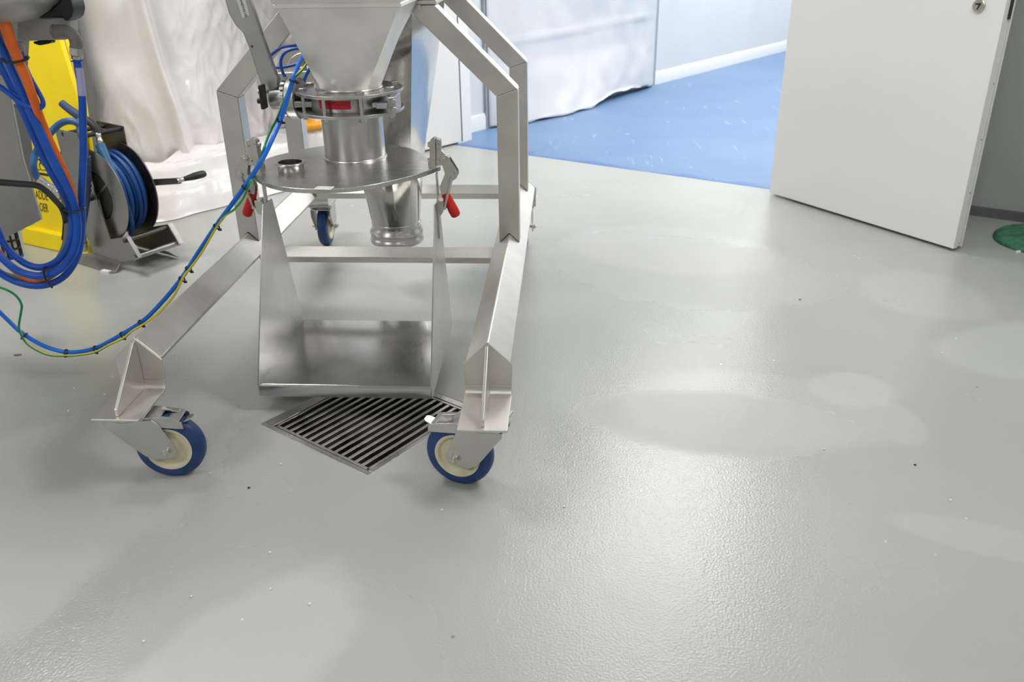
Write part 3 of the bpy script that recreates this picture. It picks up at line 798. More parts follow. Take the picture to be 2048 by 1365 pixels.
# rear funnel: square to round, with beaded outlet ring
RC = (-.642, 3.08)
n = 96
tp = rrect(-.835, -.458, 2.84, 3.34, 1.02, .01, n)
tp = [Vector((p.x - (.035*(1-(p.y-2.84)/.5) if p.x > -.6 else 0), p.y, p.z)) for p in tp]
bt = circ(RC, .0905, .285, n)
up = [Vector((p.x, p.y, 1.062)) for p in tp]
m = MB().loft([[Vector((p.x, p.y, .262)) for p in bt]]+[lerp(bt, tp, t) for t in (0, .1, .25, .4, .55, .7, .85, 1)]+[up], False, False)
fn = obj('rear_funnel', m, M['mirror'], T, sharp=26)
m = MB().lathe([(.088, .268), (.091, .268), (.093, .258), (.0985, .252), (.1005, .245), (.0985, .238), (.095, .234), (.095, .229), (.0995, .224), (.1010, .216), (.0990, .207), (.093, .203), (.088, .203)], (*RC, 0), (0, 0, 1), 72, closed=True)
obj('outlet_ring', m, M['sheet'], T, sharp=60)
m = MB().torus((*RC, .283), (0, 0, 1), .0912, .002, 64, 6); obj('weld_seam', m, M['weld'], T)
# small junction box on the funnel with a gland
m = MB().prism([(-0.995,2.98,0.8362),(-0.8572,2.98,0.8435),(-0.8569,2.98,0.7857),(-0.9996,2.98,0.7765)], (0, .05, 0)); jb_ = obj('junction_box', m, M['frame'], T, bevel=.004)
m = MB().prism([(-0.9633,3,0.8331),(-0.9594,3,0.8628),(-0.9465,3,0.8823),(-0.9258,3,0.8951),(-0.9008,3,0.9014),(-0.8987,3,0.8327)], (0, .02, 0)); obj('mounting_tab', m, M['frame'], T, bevel=.003)
m = MB()
q = Vector((-0.8764,2.9,0.8531)); e_ = Vector((-0.8768,2.9,0.8911))
m.cyl(q, e_, .009, 16); m.hexbolt(q, e_-q, .013, .014); m.hexbolt(q.lerp(e_, .6), e_-q, .012, .010)
obj('cable_gland', m, M['bolt'], T)

# ================================================================ CABLES ON THE TROLLEY
def tube_thing(name, pts, r, mat, label, cat, group=None, **kw):
    m = MB().tube(pts, r, kw.get('n', 12), kw.get('sub', 8))
    return tag(obj(name, m, mat, sharp=70), label, cat, group)
CB = [(-0.7777,2.62,0.9455),(-0.7627,2.5,0.9325),(-0.7629,2.43,0.9042),(-0.7851,2.43,0.8528),(-0.8172,2.43,0.7836),(-0.8284,2.38,0.7447),(-0.8545,2.34,0.6906),(-0.9128,2.34,0.6177),(-0.9643,2.34,0.5591),(-1.0224,2.34,0.493),(-1.0892,2.34,0.411),(-1.1562,2.34,0.3281),(-1.2335,2.34,0.2491),(-1.3022,2.34,0.1898),(-1.3808,2.34,0.1428),(-1.4755,2.34,0.0948),(-1.5606,2.34,0.0795),(-1.6345,2.34,0.0977),(-1.6979,2.34,0.1421),(-1.7352,2.34,0.1896),(-1.7752,2.34,0.2483),(-1.8175,2.34,0.3223)]
cable = tube_thing('blue_cable', CB, .0066, M['bluecable'], 'thick bright blue cable hanging from the valve across the left leg', 'cable')
def tie(at, nxt, r, parent, tail=(0, -1), off=(0, 0, 0)):
    a = Vector(at); d = (Vector(nxt)-a).normalized(); c = a+Vector(off)
    m = MB().lathe([(r, -.0022), (r+.0018, -.0022), (r+.0018, .0022), (r, .0022)], c, d, 24, closed=True)
    s = d.cross(Vector((0, 1, 0))).normalized()*(1 if tail[1] < 0 else -1)
    if s.z > 0 and tail[1] < 0: s = -s
    m.box((-.004, -.003, -.003), (.004, .003, .003), Matrix.Translation(c+s*(r+.004)+Vector((0, -.003, 0))))
    m.tube([c+s*(r+.003), c+s*(r+.010)], .0015, 8, 1)
    return obj('cable_tie', m, M['black'], parent)
TI = [(-0.7653,2.42,0.8949),(-0.8182,2.42,0.7856),(-0.9144,2.335,0.6148),(-1.0165,2.335,0.4991),(-1.1239,2.335,0.367),(-1.1497,2.335,0.3349),(-1.3065,2.335,0.1886),(-1.3742,2.335,0.147),(-1.4723,2.335,0.0972),(-1.5716,2.335,0.0835),(-1.6903,2.335,0.141)]
TN = [(-0.7736,2.42,0.8748),(-0.8283,2.42,0.7645),(-0.9301,2.335,0.5973),(-1.0295,2.335,0.4839),(-1.1357,2.335,0.3526),(-1.1617,2.335,0.3204),(-1.3271,2.335,0.1731),(-1.3902,2.335,0.1399),(-1.4894,2.335,0.0935),(-1.5871,2.335,0.0868),(-1.7017,2.335,0.1529)]
for k, (a, b) in enumerate(zip(TI, TN)): tie(a, b, .0088, cable, off=(.001, 0, -.002))
EW = [(-0.768,2.62,0.9256),(-0.7413,2.44,0.9187),(-0.7702,2.44,0.892),(-0.7978,2.44,0.8443),(-0.8304,2.44,0.7846),(-0.8541,2.44,0.7506),(-0.8512,2.36,0.7197),(-0.8804,2.36,0.6573),(-0.8929,2.325,0.629),(-0.9069,2.325,0.603),(-0.9239,2.325,0.5768),(-0.9514,2.325,0.5503),(-0.9821,2.325,0.5324),(-1.0038,2.325,0.5084),(-1.0246,2.325,0.4811),(-1.0714,2.325,0.418),(-1.1169,2.325,0.3661),(-1.1357,2.325,0.3469),(-1.1764,2.325,0.2854),(-1.2267,2.325,0.2341),(-1.2803,2.325,0.1934),(-1.2963,2.325,0.1848),(-1.3378,2.325,0.1606),(-1.3645,2.325,0.1398),(-1.418,2.325,0.115),(-1.4656,2.325,0.09),(-1.5201,2.325,0.0787),(-1.565,2.325,0.0745),(-1.6247,2.325,0.0771),(-1.673,2.325,0.1044),(-1.6901,2.325,0.1319),(-1.694,2.325,0.1713),(-1.6737,2.325,0.2223),(-1.6653,2.325,0.2474),(-1.6747,2.325,0.2771),(-1.7065,2.325,0.2998),(-1.7481,2.325,0.3092),(-1.8108,2.325,0.3119)]
m = MB().tube(EW, .0036, 12, 8, two=True, twist=9.0)
tag(obj('earth_wire', m, [M['green'], M['yellow']], sharp=70), 'thin yellow and green striped wire tied along the blue cable', 'wire')
tube_thing('air_tube', [(-0.8232,2.75,0.9512),(-0.855,2.75,0.9499),(-0.8871,2.75,0.9458),(-0.9039,2.75,0.9385),(-0.932,2.75,0.9194)], .0048, M['tube'], 'thin blue air tube running left from the hopper behind the diagonal brace', 'tube')
tube_thing('air_tube', [(-0.8155,2.72,0.9442),(-0.8438,2.72,0.943),(-0.87,2.72,0.9344),(-0.8864,2.72,0.9168),(-0.8912,2.72,0.8931),(-0.8852,2.72,0.8661),(-0.8689,2.72,0.8449),(-0.8486,2.72,0.8296),(-0.8338,2.72,0.8204)], .0048, M['tube'], 'thin blue air tube curling in a loop beside the hopper', 'tube')
tube_thing('air_tube', [(-0.9916,2.85,0.8655),(-0.9628,2.85,0.87),(-0.9209,2.85,0.8728),(-0.87,2.85,0.8834)], .0048, M['tube'], 'thin blue air tube running level behind the air tube loop', 'tube')
tube_thing('air_tube', [(-0.7722,2.66,0.9061),(-0.7885,2.66,0.8858),(-0.8017,2.66,0.8654),(-0.8085,2.66,0.8477),(-0.8122,2.66,0.8299)], .0052, M['tube'], 'short blue air tube dropping to the valve flange beside the hopper', 'tube')

# ================================================================ LEFT-HAND MACHINE AND ITS HOSES
mm = thing('mixer_unit', 'grey machine with a round vessel, side plate and plug at the left edge', 'machine', (-1.75, 2.45, 0))
vc = (-1.635, 2.40)
m = MB().lathe([(0, 1.046), (.10, 1.048), (.18, 1.062), (.225, 1.082), (.238, 1.096), (.250, 1.100), (.262, 1.115), (.275, 1.150), (.282, 1.20), (.285, 1.5)], (*vc, 0), (0, 0, 1), 72)
m.f = m.f[:-1]; m.mi = m.mi[:-1]
obj('vessel', m, M['panel'], mm, sharp=60)
pp = [(-1.826,2.5,0.9037),(-1.6372,2.5,0.9025),(-1.6476,2.5,0.8095),(-1.6575,2.5,0.6528),(-1.6483,2.5,0.4632),(-1.802,2.5,0.3932),(-2.0164,2.5,0.2931)]
m = MB().prism(pp, (0, .012, 0)); obj('side_plate', m, M['sideplate'], mm, bevel=.002)
m = MB().prism([(-1.7963,2.56,1.1311),(-1.6022,2.56,1.1288),(-1.6862,2.56,0.8138),(-1.895,2.56,0.8147)], (0, .02, 0)); obj('column', m, M['cabinet'], mm, bevel=.01)
hs = [(-1.5172,2.42,1.0642),(-1.4554,2.42,1.0662),(-1.386,2.42,1.0655),(-1.3695,2.42,1.0576),(-1.375,2.42,1.0292),(-1.3893,2.42,1.0058),(-1.4846,2.42,1.004),(-1.5342,2.42,1.0018)]
m = MB().prism(hs, (0, .055, 0)); ph = obj('plug_housing', m, M['plastgrey'], mm, bevel=.008, seg=3)
m = MB().prism([(-1.4571,2.41,1.0644),(-1.4095,2.41,1.0844),(-1.3758,2.41,1.1068),(-1.3692,2.41,1.1218),(-1.3525,2.41,1.1216),(-1.345,2.41,1.1064),(-1.345,2.41,1.0837),(-1.3535,2.41,1.0659),(-1.3655,2.41,1.0571),(-1.3771,2.41,1.0559),(-1.3799,2.41,1.0675)], (0, .07, 0)); obj('latch_lever', m, M['black'], mm, bevel=.006, seg=3)
m = MB().prism([(-1.488,2.425,1.0021),(-1.4388,2.425,1.003),(-1.4404,2.425,0.9964),(-1.4616,2.425,0.9927),(-1.4735,2.425,0.9914),(-1.4894,2.425,0.9969)], (0, .03, 0)); obj('seal_plug', m, M['black'], mm, bevel=.003)
el = [(-1.4005,2.39,1.031),(-1.3805,2.39,1.0321),(-1.3628,2.39,1.0294),(-1.3495,2.39,1.0202),(-1.3448,2.39,1.0047),(-1.3475,2.39,0.9878)]
m = MB().tube(el, .0165, 20, 8); m.torus(el[0], (1, 0, 0), .0155, .003, 24, 8)
eb = obj('elbow', m, M['elbowgrey'], mm, sharp=60)
nt_ = [(-1.3472,2.39,0.9891),(-1.353,2.39,0.9589)]
m = MB().hexbolt(nt_[0], Vector(nt_[1])-Vector(nt_[0]), .0205, .022); m.cyl(Vector(nt_[0]).lerp(Vector(nt_[1]), .5), nt_[1], .015, 24)
obj('gland_nut', m, M['bolt'], eb)
m = MB().cyl((-1.4996,2.39,1.0047), (-1.5055,2.39,0.9772), .009, 16); obj('tube_fitting', m, M['plastgrey'], mm)

HA = [(-1.3538,2.39,0.9616),(-1.3556,2.39,0.9364),(-1.358,2.39,0.8963),(-1.3652,2.39,0.8418),(-1.3802,2.39,0.7722),(-1.394,2.39,0.708),(-1.4143,2.39,0.6349),(-1.4352,2.39,0.5598),(-1.4446,2.39,0.5138),(-1.4592,2.39,0.4592),(-1.4838,2.39,0.3955),(-1.5246,2.39,0.3384),(-1.5737,2.39,0.3016),(-1.6344,2.39,0.2844),(-1.6894,2.39,0.2906),(-1.7392,2.39,0.3152),(-1.7883,2.39,0.3691),(-1.8347,2.39,0.4811)]
h1 = tube_thing('air_hose', HA, .0105, M['blue'], 'bright blue hose dropping straight from the grey elbow with a pale lilac label', 'hose', n=16)
m = MB().lathe([(.0115, 0), (.017, .0), (.017, .003), (.0115, .003)], (-1.3529,2.39,0.9563), Vector((.06, 0, -1)), 24, closed=True); obj('collar', m, M['blue'], h1)
m = MB().tube([(-1.3534,2.39,0.9364),(-1.357,2.39,0.9003),(-1.3621,2.39,0.861)], .0110, 16, 6); sl = obj('hose_label', m, M['lilac'], h1); sl['label'] = 'pale lilac sleeve label'
HB = [(-1.5573,2.345,1.0658),(-1.5329,2.345,1.0047),(-1.5199,2.345,0.9502),(-1.5098,2.345,0.904),(-1.4981,2.345,0.8461),(-1.483,2.345,0.7773),(-1.4697,2.345,0.7154),(-1.4516,2.345,0.6464),(-1.4365,2.345,0.5802),(-1.4341,2.345,0.5276),(-1.4458,2.345,0.4663),(-1.4729,2.345,0.4114),(-1.5115,2.345,0.3682),(-1.5624,2.345,0.3405),(-1.611,2.345,0.3352),(-1.6576,2.345,0.3494),(-1.6925,2.345,0.3829),(-1.7251,2.345,0.4335),(-1.7708,2.345,0.5416)]
tube_thing('air_hose', HB, .0115, M['blue'], 'bright blue hose slanting from top left beside the orange cable', 'hose', n=16)
HC_ = [(-1.5902,2.375,1.0188),(-1.57,2.375,0.9598),(-1.5572,2.375,0.9132),(-1.542,2.375,0.8521),(-1.5285,2.375,0.7826),(-1.5146,2.375,0.7115),(-1.4965,2.375,0.6416),(-1.4736,2.375,0.5761),(-1.4686,2.375,0.5152),(-1.4822,2.375,0.4593),(-1.5102,2.375,0.4086),(-1.5529,2.375,0.3697),(-1.6019,2.375,0.3515),(-1.6444,2.375,0.3593),(-1.6778,2.375,0.3882),(-1.702,2.375,0.4265),(-1.7107,2.375,0.4739),(-1.7223,2.375,0.5634)]
tube_thing('air_hose', HC_, .0105, M['blue'], 'bright blue hose making the inner loop of the bundle', 'hose', n=16)
HO = [(-1.4918,2.325,1.0669),(-1.4892,2.325,1.0167),(-1.4803,2.325,0.9681),(-1.4708,2.325,0.9199),(-1.4651,2.325,0.8669),(-1.479,2.36,0.7924),(-1.4658,2.36,0.7291),(-1.4513,2.36,0.6688),(-1.4403,2.36,0.6102),(-1.4384,2.36,0.5684),(-1.4731,2.4,0.4951),(-1.5016,2.4,0.4159),(-1.5461,2.4,0.3508),(-1.61,2.4,0.3074),(-1.6685,2.4,0.3002),(-1.7113,2.4,0.3331),(-1.7354,2.4,0.374),(-1.761,2.4,0.4305)]
tube_thing('power_cable', HO, lambda t: .0155-.006*min(1, t*2.2), M['orange'], 'orange cable running down through the blue hose bundle', 'cable', n=16)
HG = [(-1.576,2.42,0.9135),(-1.5664,2.42,0.8515),(-1.5536,2.42,0.788),(-1.5436,2.42,0.7232),(-1.5272,2.42,0.657),(-1.5117,2.42,0.5969),(-1.5052,2.42,0.5356),(-1.5144,2.42,0.4729),(-1.538,2.42,0.4088),(-1.5751,2.42,0.3564),(-1.6204,2.42,0.318),(-1.6773,2.42,0.2991),(-1.7297,2.42,0.2986),(-1.7737,2.42,0.3167),(-1.8246,2.42,0.3662)]
tube_thing('grey_conduit', HG, .0105, M['grey'], 'grey conduit curving down on the inner side of the blue hoses', 'conduit', n=16)
HD = [(-1.4737,2.34,0.9842),(-1.474,2.34,0.9571),(-1.4679,2.34,0.9217),(-1.4571,2.34,0.8871),(-1.4498,2.34,0.8603),(-1.4512,2.34,0.8441),(-1.4648,2.34,0.836),(-1.4842,2.34,0.8388),(-1.51,2.34,0.8498),(-1.5357,2.34,0.8715),(-1.5612,2.34,0.893),(-1.6092,2.34,0.9252)]
tube_thing('air_tube', HD, lambda t: .0042+.0035*min(1, t*1.6), M['blue'], 'thin blue tube looping in a hairpin in front of the orange cable', 'tube', n=14)
HK = [(-1.7184,2.33,0.6326),(-1.6296,2.33,0.6283),(-1.571,2.33,0.6239),(-1.5244,2.33,0.6196),(-1.4987,2.33,0.6035),(-1.4808,2.33,0.5799),(-1.4642,2.33,0.5501),(-1.5203,2.42,0.4808),(-1.5388,2.42,0.4249)]
tube_thing('power_cable', HK, lambda t: .0098-.002*t, M['rubber'], 'black rubber cable crossing in front of the grey side plate', 'cable', n=16)
def hoop(name, pts, r, label):
    m = MB().tube(pts+[pts[0]], r, 10, 5)
    return tag(obj(name, m, M['black'], sharp=70), label, 'cable tie')
hoop('cable_tie', [(-1.51,2.3,0.9715),(-1.4976,2.3,0.9611),(-1.4692,2.3,0.9635),(-1.4395,2.3,0.9709),(-1.4805,2.37,0.9677),(-1.5118,2.37,0.9627),(-1.5442,2.37,0.9589)], .0034, 'black cable tie around the orange cable and blue hoses near the top')
hoop('cable_tie', [(-1.4511,2.315,0.5517),(-1.4331,2.315,0.5458),(-1.4084,2.315,0.5488),(-1.3887,2.315,0.5563),(-1.4562,2.43,0.5281),(-1.4859,2.43,0.5218),(-1.5137,2.43,0.5232)], .0028, 'black cable tie around the hose bundle above its bend')
hoop('cable_tie', [(-1.562,2.325,0.3705),(-1.5682,2.325,0.3465),(-1.5642,2.325,0.3255),(-1.5535,2.325,0.3062),(-1.6248,2.43,0.272),(-1.6301,2.43,0.3024),(-1.6264,2.43,0.3292)], .0030, 'black cable tie around the lowest part of the hose bundle')
# strainer hanging under the plate
st = thing('suction_strainer', 'small black caged strainer with a blue cap under the grey side plate', 'strainer', (-1.8614,2.62,0.2993))
a_ = Vector((-1.8545,2.62,0.387)); b_ = Vector((-1.8562,2.62,0.2993)); dz = (b_-a_)
m = MB().cyl(a_, b_, .024, 24); obj('filter_core', m, M['hub'], st)
m = MB(); ax = dz.normalized(); o1 = ax.orthogonal().normalized(); o2 = ax.cross(o1)
for k in range(8):
    r = (o1*math.cos(PI*k/4)+o2*math.sin(PI*k/4))*.027; m.tube([a_+r, b_+r], .003, 8, 1)
for t in (0, .33, .66): m.torus(a_.lerp(b_, t), ax, .027, .003, 28, 8)
obj('cage', m, M['black'], st)
m = MB().lathe([(0, -.006), (.030, -.004), (.031, .004), (0, .012)], b_, ax, 28); obj('cap', m, M['blue'], st)

# ================================================================ CAUTION SIGN
SO = Vector((-2.496, 3.607, 0)); SU = Vector((.906, -.423, 0)).normalized(); SN = Vector((SU.y, -SU.x, 0))
if SN.y > 0: SN = -SN
SM = Matrix((SU, Vector((0, 0, 1)), SN)).transposed().to_4x4(); SM.translation = SO     # local x along, y up, z towards the viewer
LEAN = .14
def sg(x, z, d=0): return SM @ Vector((x, z, d-LEAN*z-.03))
sgn = thing('caution_sign', 'tall yellow plastic wet floor sign with black lettering behind the hoses', 'sign', SO+SU*.37)
m = MB().prism([sg(.05, .06), sg(.452, .06), sg(.462, .62), sg(.45, .68), sg(.378, .90), sg(.34, 1.02), sg(.22, 1.02), sg(.185, .90), sg(.112, .66), sg(.108, .40)], -SN*.022)
obj('front_panel', m, M['signyellow'], sgn, bevel=.006, seg=3)
m = MB().prism([sg(0, 0, .03), sg(.455, 0, .03), sg(.455, .058, .03), sg(.44, .078, .025), sg(.02, .078, .025), sg(0, .058, .03)], -SN*.08)
obj('front_foot', m, M['signyellow'], sgn, bevel=.008, seg=3)
m = MB().prism([sg(.06, .05, -.06), sg(.445, .05, -.06), sg(.44, .66, -.035), sg(.34, 1.0, -.025), sg(.22, 1.0, -.025), sg(.12, .66, -.035)], -SN*.02); obj('rear_panel', m, M['signyellow'], sgn, bevel=.004)
def tri(ax_, az, w, h, t):
    mb = MB(); o = [(ax_, az), (ax_+w/2, az-h), (ax_-w/2, az-h)]; c = (ax_, az-h*.667); k = .80
    i = [(c[0]+(p[0]-c[0])*k, c[1]+(p[1]-c[1])*k) for p in o]
    for a in range(3):
        b = (a+1) % 3
        mb.prism([sg(*o[a], .0005), sg(*o[b], .0005), sg(*i[b], .0005), sg(*i[a], .0005)], SN*.0006)
    return mb
def slip(cx, cz, s):
    mb = MB()
    def ln(pts, w):
        for (x0, z0), (x1, z1) in zip(pts, pts[1:]):
            d = Vector((x1-x0, z1-z0)); n_ = Vector((-d.y, d.x)).normalized()*w/2
            mb.prism([sg(cx+s*(x0+n_.x), cz+s*(z0+n_.y), .0006), sg(cx+s*(x1+n_.x), cz+s*(z1+n_.y), .0006), sg(cx+s*(x1-n_.x), cz+s*(z1-n_.y), .0006), sg(cx+s*(x0-n_.x), cz+s*(z0-n_.y), .0006)], SN*.0006)
    ln([(-.1, .45), (.15, .1)], .24); ln([(-.1, .4), (-.42, .28), (-.5, .05)], .1); ln([(0, .45), (.3, .5), (.5, .38)], .1)
    ln([(.15, .1), (-.2, -.15), (-.1, -.55)], .13); ln([(.15, .1), (.45, -.2), (.75, -.25)], .13)
    ln([(-.6, -.6), (-.3, -.72), (0, -.6), (.3, -.72), (.6, -.6), (.8, -.7)], .07)
    mb.lathe([(.15*s, 0), (.15*s, .0006)], sg(cx-.25*s, cz+.66*s, .0006), SN, 20)
    return mb
for cx in (.162, .325):
    obj('warning_triangle', tri(cx, .480, .140, .160, .1), M['ink'], sgn); obj('slipping_figure', slip(cx-.005, .372, .043), M['ink'], sgn)
def sgt(body, x, z, size, sx, al='CENTER'):
    xf = SM @ Matrix(((1, 0, 0, x), (0, 1, 0, z), (0, -LEAN, 1, -.0288-LEAN*z), (0, 0, 0, 1))); obj('lettering', text_mesh(body, size, xf, .0003, sx, al), M['ink'], sgn)
sgt('PAS OP', .138, .270, .050, .50); sgt('GLADDE', .120, .212, .054, .60); sgt('VLOER', .128, .158, .054, .58); sgt('O', .300, .270, .050, .55)

# grey cabinet behind the sign
cx1 = (-2.2719,3.98,0.6271)[0]
cb_ = obj('steel_cabinet', MB().box((cx1-.9, 3.98, 0), (cx1, 4.10, 1.9)), M['cabinet'], bevel=.004); tag(cb_, 'dark grey steel cabinet standing behind the yellow sign', 'cabinet')
cz = (-2.3097,3.98,0.5704)[2]
obj('trim_rail', MB().box((cx1-.9, 3.972, cz-.006), (cx1, 3.981, cz+.006)), M['plastgrey'], cb_)

# ================================================================ HOSE REEL
RF = Vector((.87, -.49, 0)).normalized(); RA = Vector((-RF.y, RF.x, 0)); RO = Vector((-1.861, 3.252, 0))
rl = thing('hose_reel', 'steel hose reel wound with blue hose in front of the plastic sheeting', 'hose reel', RO, math.atan2(RF.y, RF.x))
LK = dict(local=True)
plate_ = [(-.27, .566), (-.085, .560), (-.090, .33), (-.05, .13), (.089, .167), (.142, .088), (.06, .058), (-.04, .028), (-.20, .034), (-.25, .20)]
for y in (.02, .205):
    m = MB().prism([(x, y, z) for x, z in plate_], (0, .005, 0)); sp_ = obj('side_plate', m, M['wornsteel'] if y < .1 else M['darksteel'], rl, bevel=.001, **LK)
    # folded lips
    m = MB().prism([(.089, y, .167), (.142, y, .088), (.136, y, .085), (.083, y, .164)], (0, (.024 if y > .1 else -.012), 0)); obj('front_lip', m, M['wornsteel'], rl, **LK)
for y in (-.005, .235):
    m = MB()
    if y < 0: m.prism([(-.30, y-.025, .002), (-.02, y-.025, .002), (.0, y-.01, .006), (-.02, .03, .034), (-.22, .03, .034), (-.27, y, .03)], (0, 0, .004))
    else: m.prism([(-.20, .207, .034), (.06, .207, .034), (.075, .240, .003), (-.21, .240, .003)], (0, 0, .004))
    obj('foot', m, M['wornsteel'], rl, bevel=.001, **LK)
for x in (-.105, -.22):
    obj('top_rod', MB().cyl((x, .02, .548), (x, .21, .548), .009, 16), M['rubber'], rl, **LK)
m = MB().cyl((.078, .0, .150), (.078, .225, .150), .009, 16); obj('guide_roller', m, M['darksteel'], rl, **LK)
m = MB().cyl((.118, .0, .085), (.118, .225, .085), .011, 16); obj('guide_roller', m, M['wornsteel'], rl, **LK)
AC = (-.115, .30); RR = .190
def rc(y): return (AC[0], y, AC[1])
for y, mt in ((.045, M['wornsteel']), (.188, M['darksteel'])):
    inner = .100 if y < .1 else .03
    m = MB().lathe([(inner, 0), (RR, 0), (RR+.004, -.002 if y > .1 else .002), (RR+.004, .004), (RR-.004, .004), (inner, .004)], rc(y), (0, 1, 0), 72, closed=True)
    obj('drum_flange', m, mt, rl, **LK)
m = MB().cyl(rc(.0), rc(.25), .014, 20); m.cyl(rc(.046), rc(.188), .095, 40)
obj('drum', m, M['darkpit'], rl, **LK)
m = MB()
for k in range(3):
    a = 2*PI*k/3+.6; m.tube([rc(.047), (AC[0]+.105*math.cos(a), .047, AC[1]+.105*math.sin(a))], .006, 8, 1)
obj('spokes', m, M['wornsteel'], rl, **LK)
for lay, (R_, ys) in enumerate(((.115, (.060, .078, .096, .114, .132, .150, .168)), (.131, (.061, .080, .099, .118, .137, .156, .174)), (.148, (.063, .083, .103, .124, .144, .165)), (.164, (.066, .088, .128, .150)))):
    for y in ys:
        m = MB().torus(rc(y), (0, 1, .02*((y*1000) % 3-1)), R_, .0095, 64, 10)
        obj('hose_turn', m, M['reelhose'], rl, sharp=70, **LK)
m = MB().prism([(AC[0]-.015, .25, AC[1]-.012), (.165, .25, .340), (.165, .25, .366), (AC[0]-.015, .25, AC[1]+.018)], (0, .005, 0))
ck = obj('crank_arm', m, M['bolt'], rl, bevel=.001, **LK)
m = MB().lathe([(.008, 0), (.010, .012), (.012, .03), (.0155, .06), (.0155, .105), (.012, .115), (0, .117)], (.155, .268, .353), (0, 1, 0), 24); m2 = MB().cyl((.155, .24, .353), (.155, .27, .353), .010, 16)
obj('crank_grip', m, M['black'], ck, **LK); obj('crank_bolt', m2, M['bolt'], ck, **LK)

# spray gun lying on the reel
def RL(x, y, z): return RO + RF*x + RA*y + Vector((0, 0, z))
gn = thing('spray_gun', 'black wash gun with teal grip lying across the top of the hose reel', 'spray gun', RL(-.11, .1, .57))
m = MB().tube([RL(-.285, .085, .655), RL(-.24, .088, .632), RL(-.17, .092, .602)], lambda t: .015+.004*t, 18, 6); obj('barrel', m, M['slate'], gn, sharp=70)
m = MB().tube([RL(-.175, .092, .604), RL(-.14, .096, .592), RL(-.112, .1, .572), RL(-.10, .1, .545)], lambda t: .017-.003*t, 18, 6)
m.tube([RL(-.165, .10, .600), RL(-.13, .125, .560), RL(-.11, .15, .545)], .0085, 12, 6); obj('gun_body', m, M['rubber'], gn, sharp=70)
m = MB().cyl(RL(-.150, .09, .596), RL(-.142, .055, .600), .013, 20); m.cyl(RL(-.146, .058, .5995), RL(-.141, .053, .600), .010, 20)
obj('nozzle', m, M['bolt'], gn)
m = MB().cyl(RL(-.145, .055, .6), RL(-.1435, .0525, .6002), .007, 16); obj('nozzle_bore', m, M['ink'], gn)
m = MB().tube([RL(-.103, .098, .552), RL(-.090, .092, .520), RL(-.080, .088, .498)], lambda t: .011+.003*math.sin(t*9)**2, 16, 6); obj('coupling', m, M['bolt'], gn, sharp=60)
m = MB().tube([RL(-.084, .088, .505), RL(-.045, .078, .455), RL(.0, .068, .405), (RL(.012, .066, .388))], lambda t: .020-.006*t if t < .93 else .0165, 18, 6); obj('grip', m, M['teal'], gn, sharp=70)
m = MB().tube([RL(.010, .066, .392), RL(.028, .066, .345), RL(.045, .070, .27), RL(.040, .075, .19), RL(.01, .08, .145)], .0095, 14, 8); obj('gun_hose', m, M['reelhose'], gn, sharp=70)
# the second hose hanging off the left side of the reel
sh = thing('supply_hose', 'faded blue hose with ribbed sleeve hanging on the left side of the reel', 'hose', RL(-.22, -.02, .05))
m = MB().tube([RL(-.15, .06, .60), RL(-.06, .0, .575), RL(-.022, -.015, .51), RL(-.04, -.02, .42), RL(-.085, -.02, .30), RL(-.15, -.02, .195)], .0105, 14, 8); obj('hose', m, M['slate'], sh, sharp=70)
m = MB().tube([RL(-.026, -.015, .49), RL(-.042, -.02, .42), RL(-.075, -.02, .335)], lambda t: .017+.0018*math.sin(t*50), 18, 14); obj('ribbed_sleeve', m, M['slate'], sh, sharp=70)
m = MB().tube([RL(-.148, -.02, .20), RL(-.185, -.02, .135)], .012, 16, 1); m.hexbolt(RL(-.183, -.02, .140), Vector((-.25, 0, -1)), .021, .03); m.cyl(RL(-.19, -.02, .11), RL(-.205, -.02, .07), .020, 24)
obj('coupling', m, M['bolt'], sh)
fh = thing('feed_hose', 'faded blue hose with crimped fitting arching from the sign to the reel', 'hose', (-1.9085,3,0.4403))
m = MB().tube([(-1.7705,3.05,0.6492),(-1.7938,3.05,0.6618),(-1.828,3.05,0.6602),(-1.8674,3.05,0.6387),(-1.9022,3.02,0.598),(-1.9435,3.02,0.5561),(-1.9521,3,0.5149),(-1.9524,3,0.4777),(-1.9429,3,0.4553)], .0125, 16, 8); obj('hose', m, M['bluegrey'], fh, sharp=70)
q0 = Vector((-1.9472,3,0.4609)); q1 = Vector((-1.8734,3,0.3968))
m = MB().lathe([(.012, 0), (.0165, .002), (.0165, .03), (.0145, .032), (.0145, .04), (.0175, .042), (.0175, .06), (.014, .064), (.014, .075), (.018, .078), (.018, (q1-q0).length)], q0, q1-q0, 24); obj('crimp_fitting', m, M['bolt'], fh)

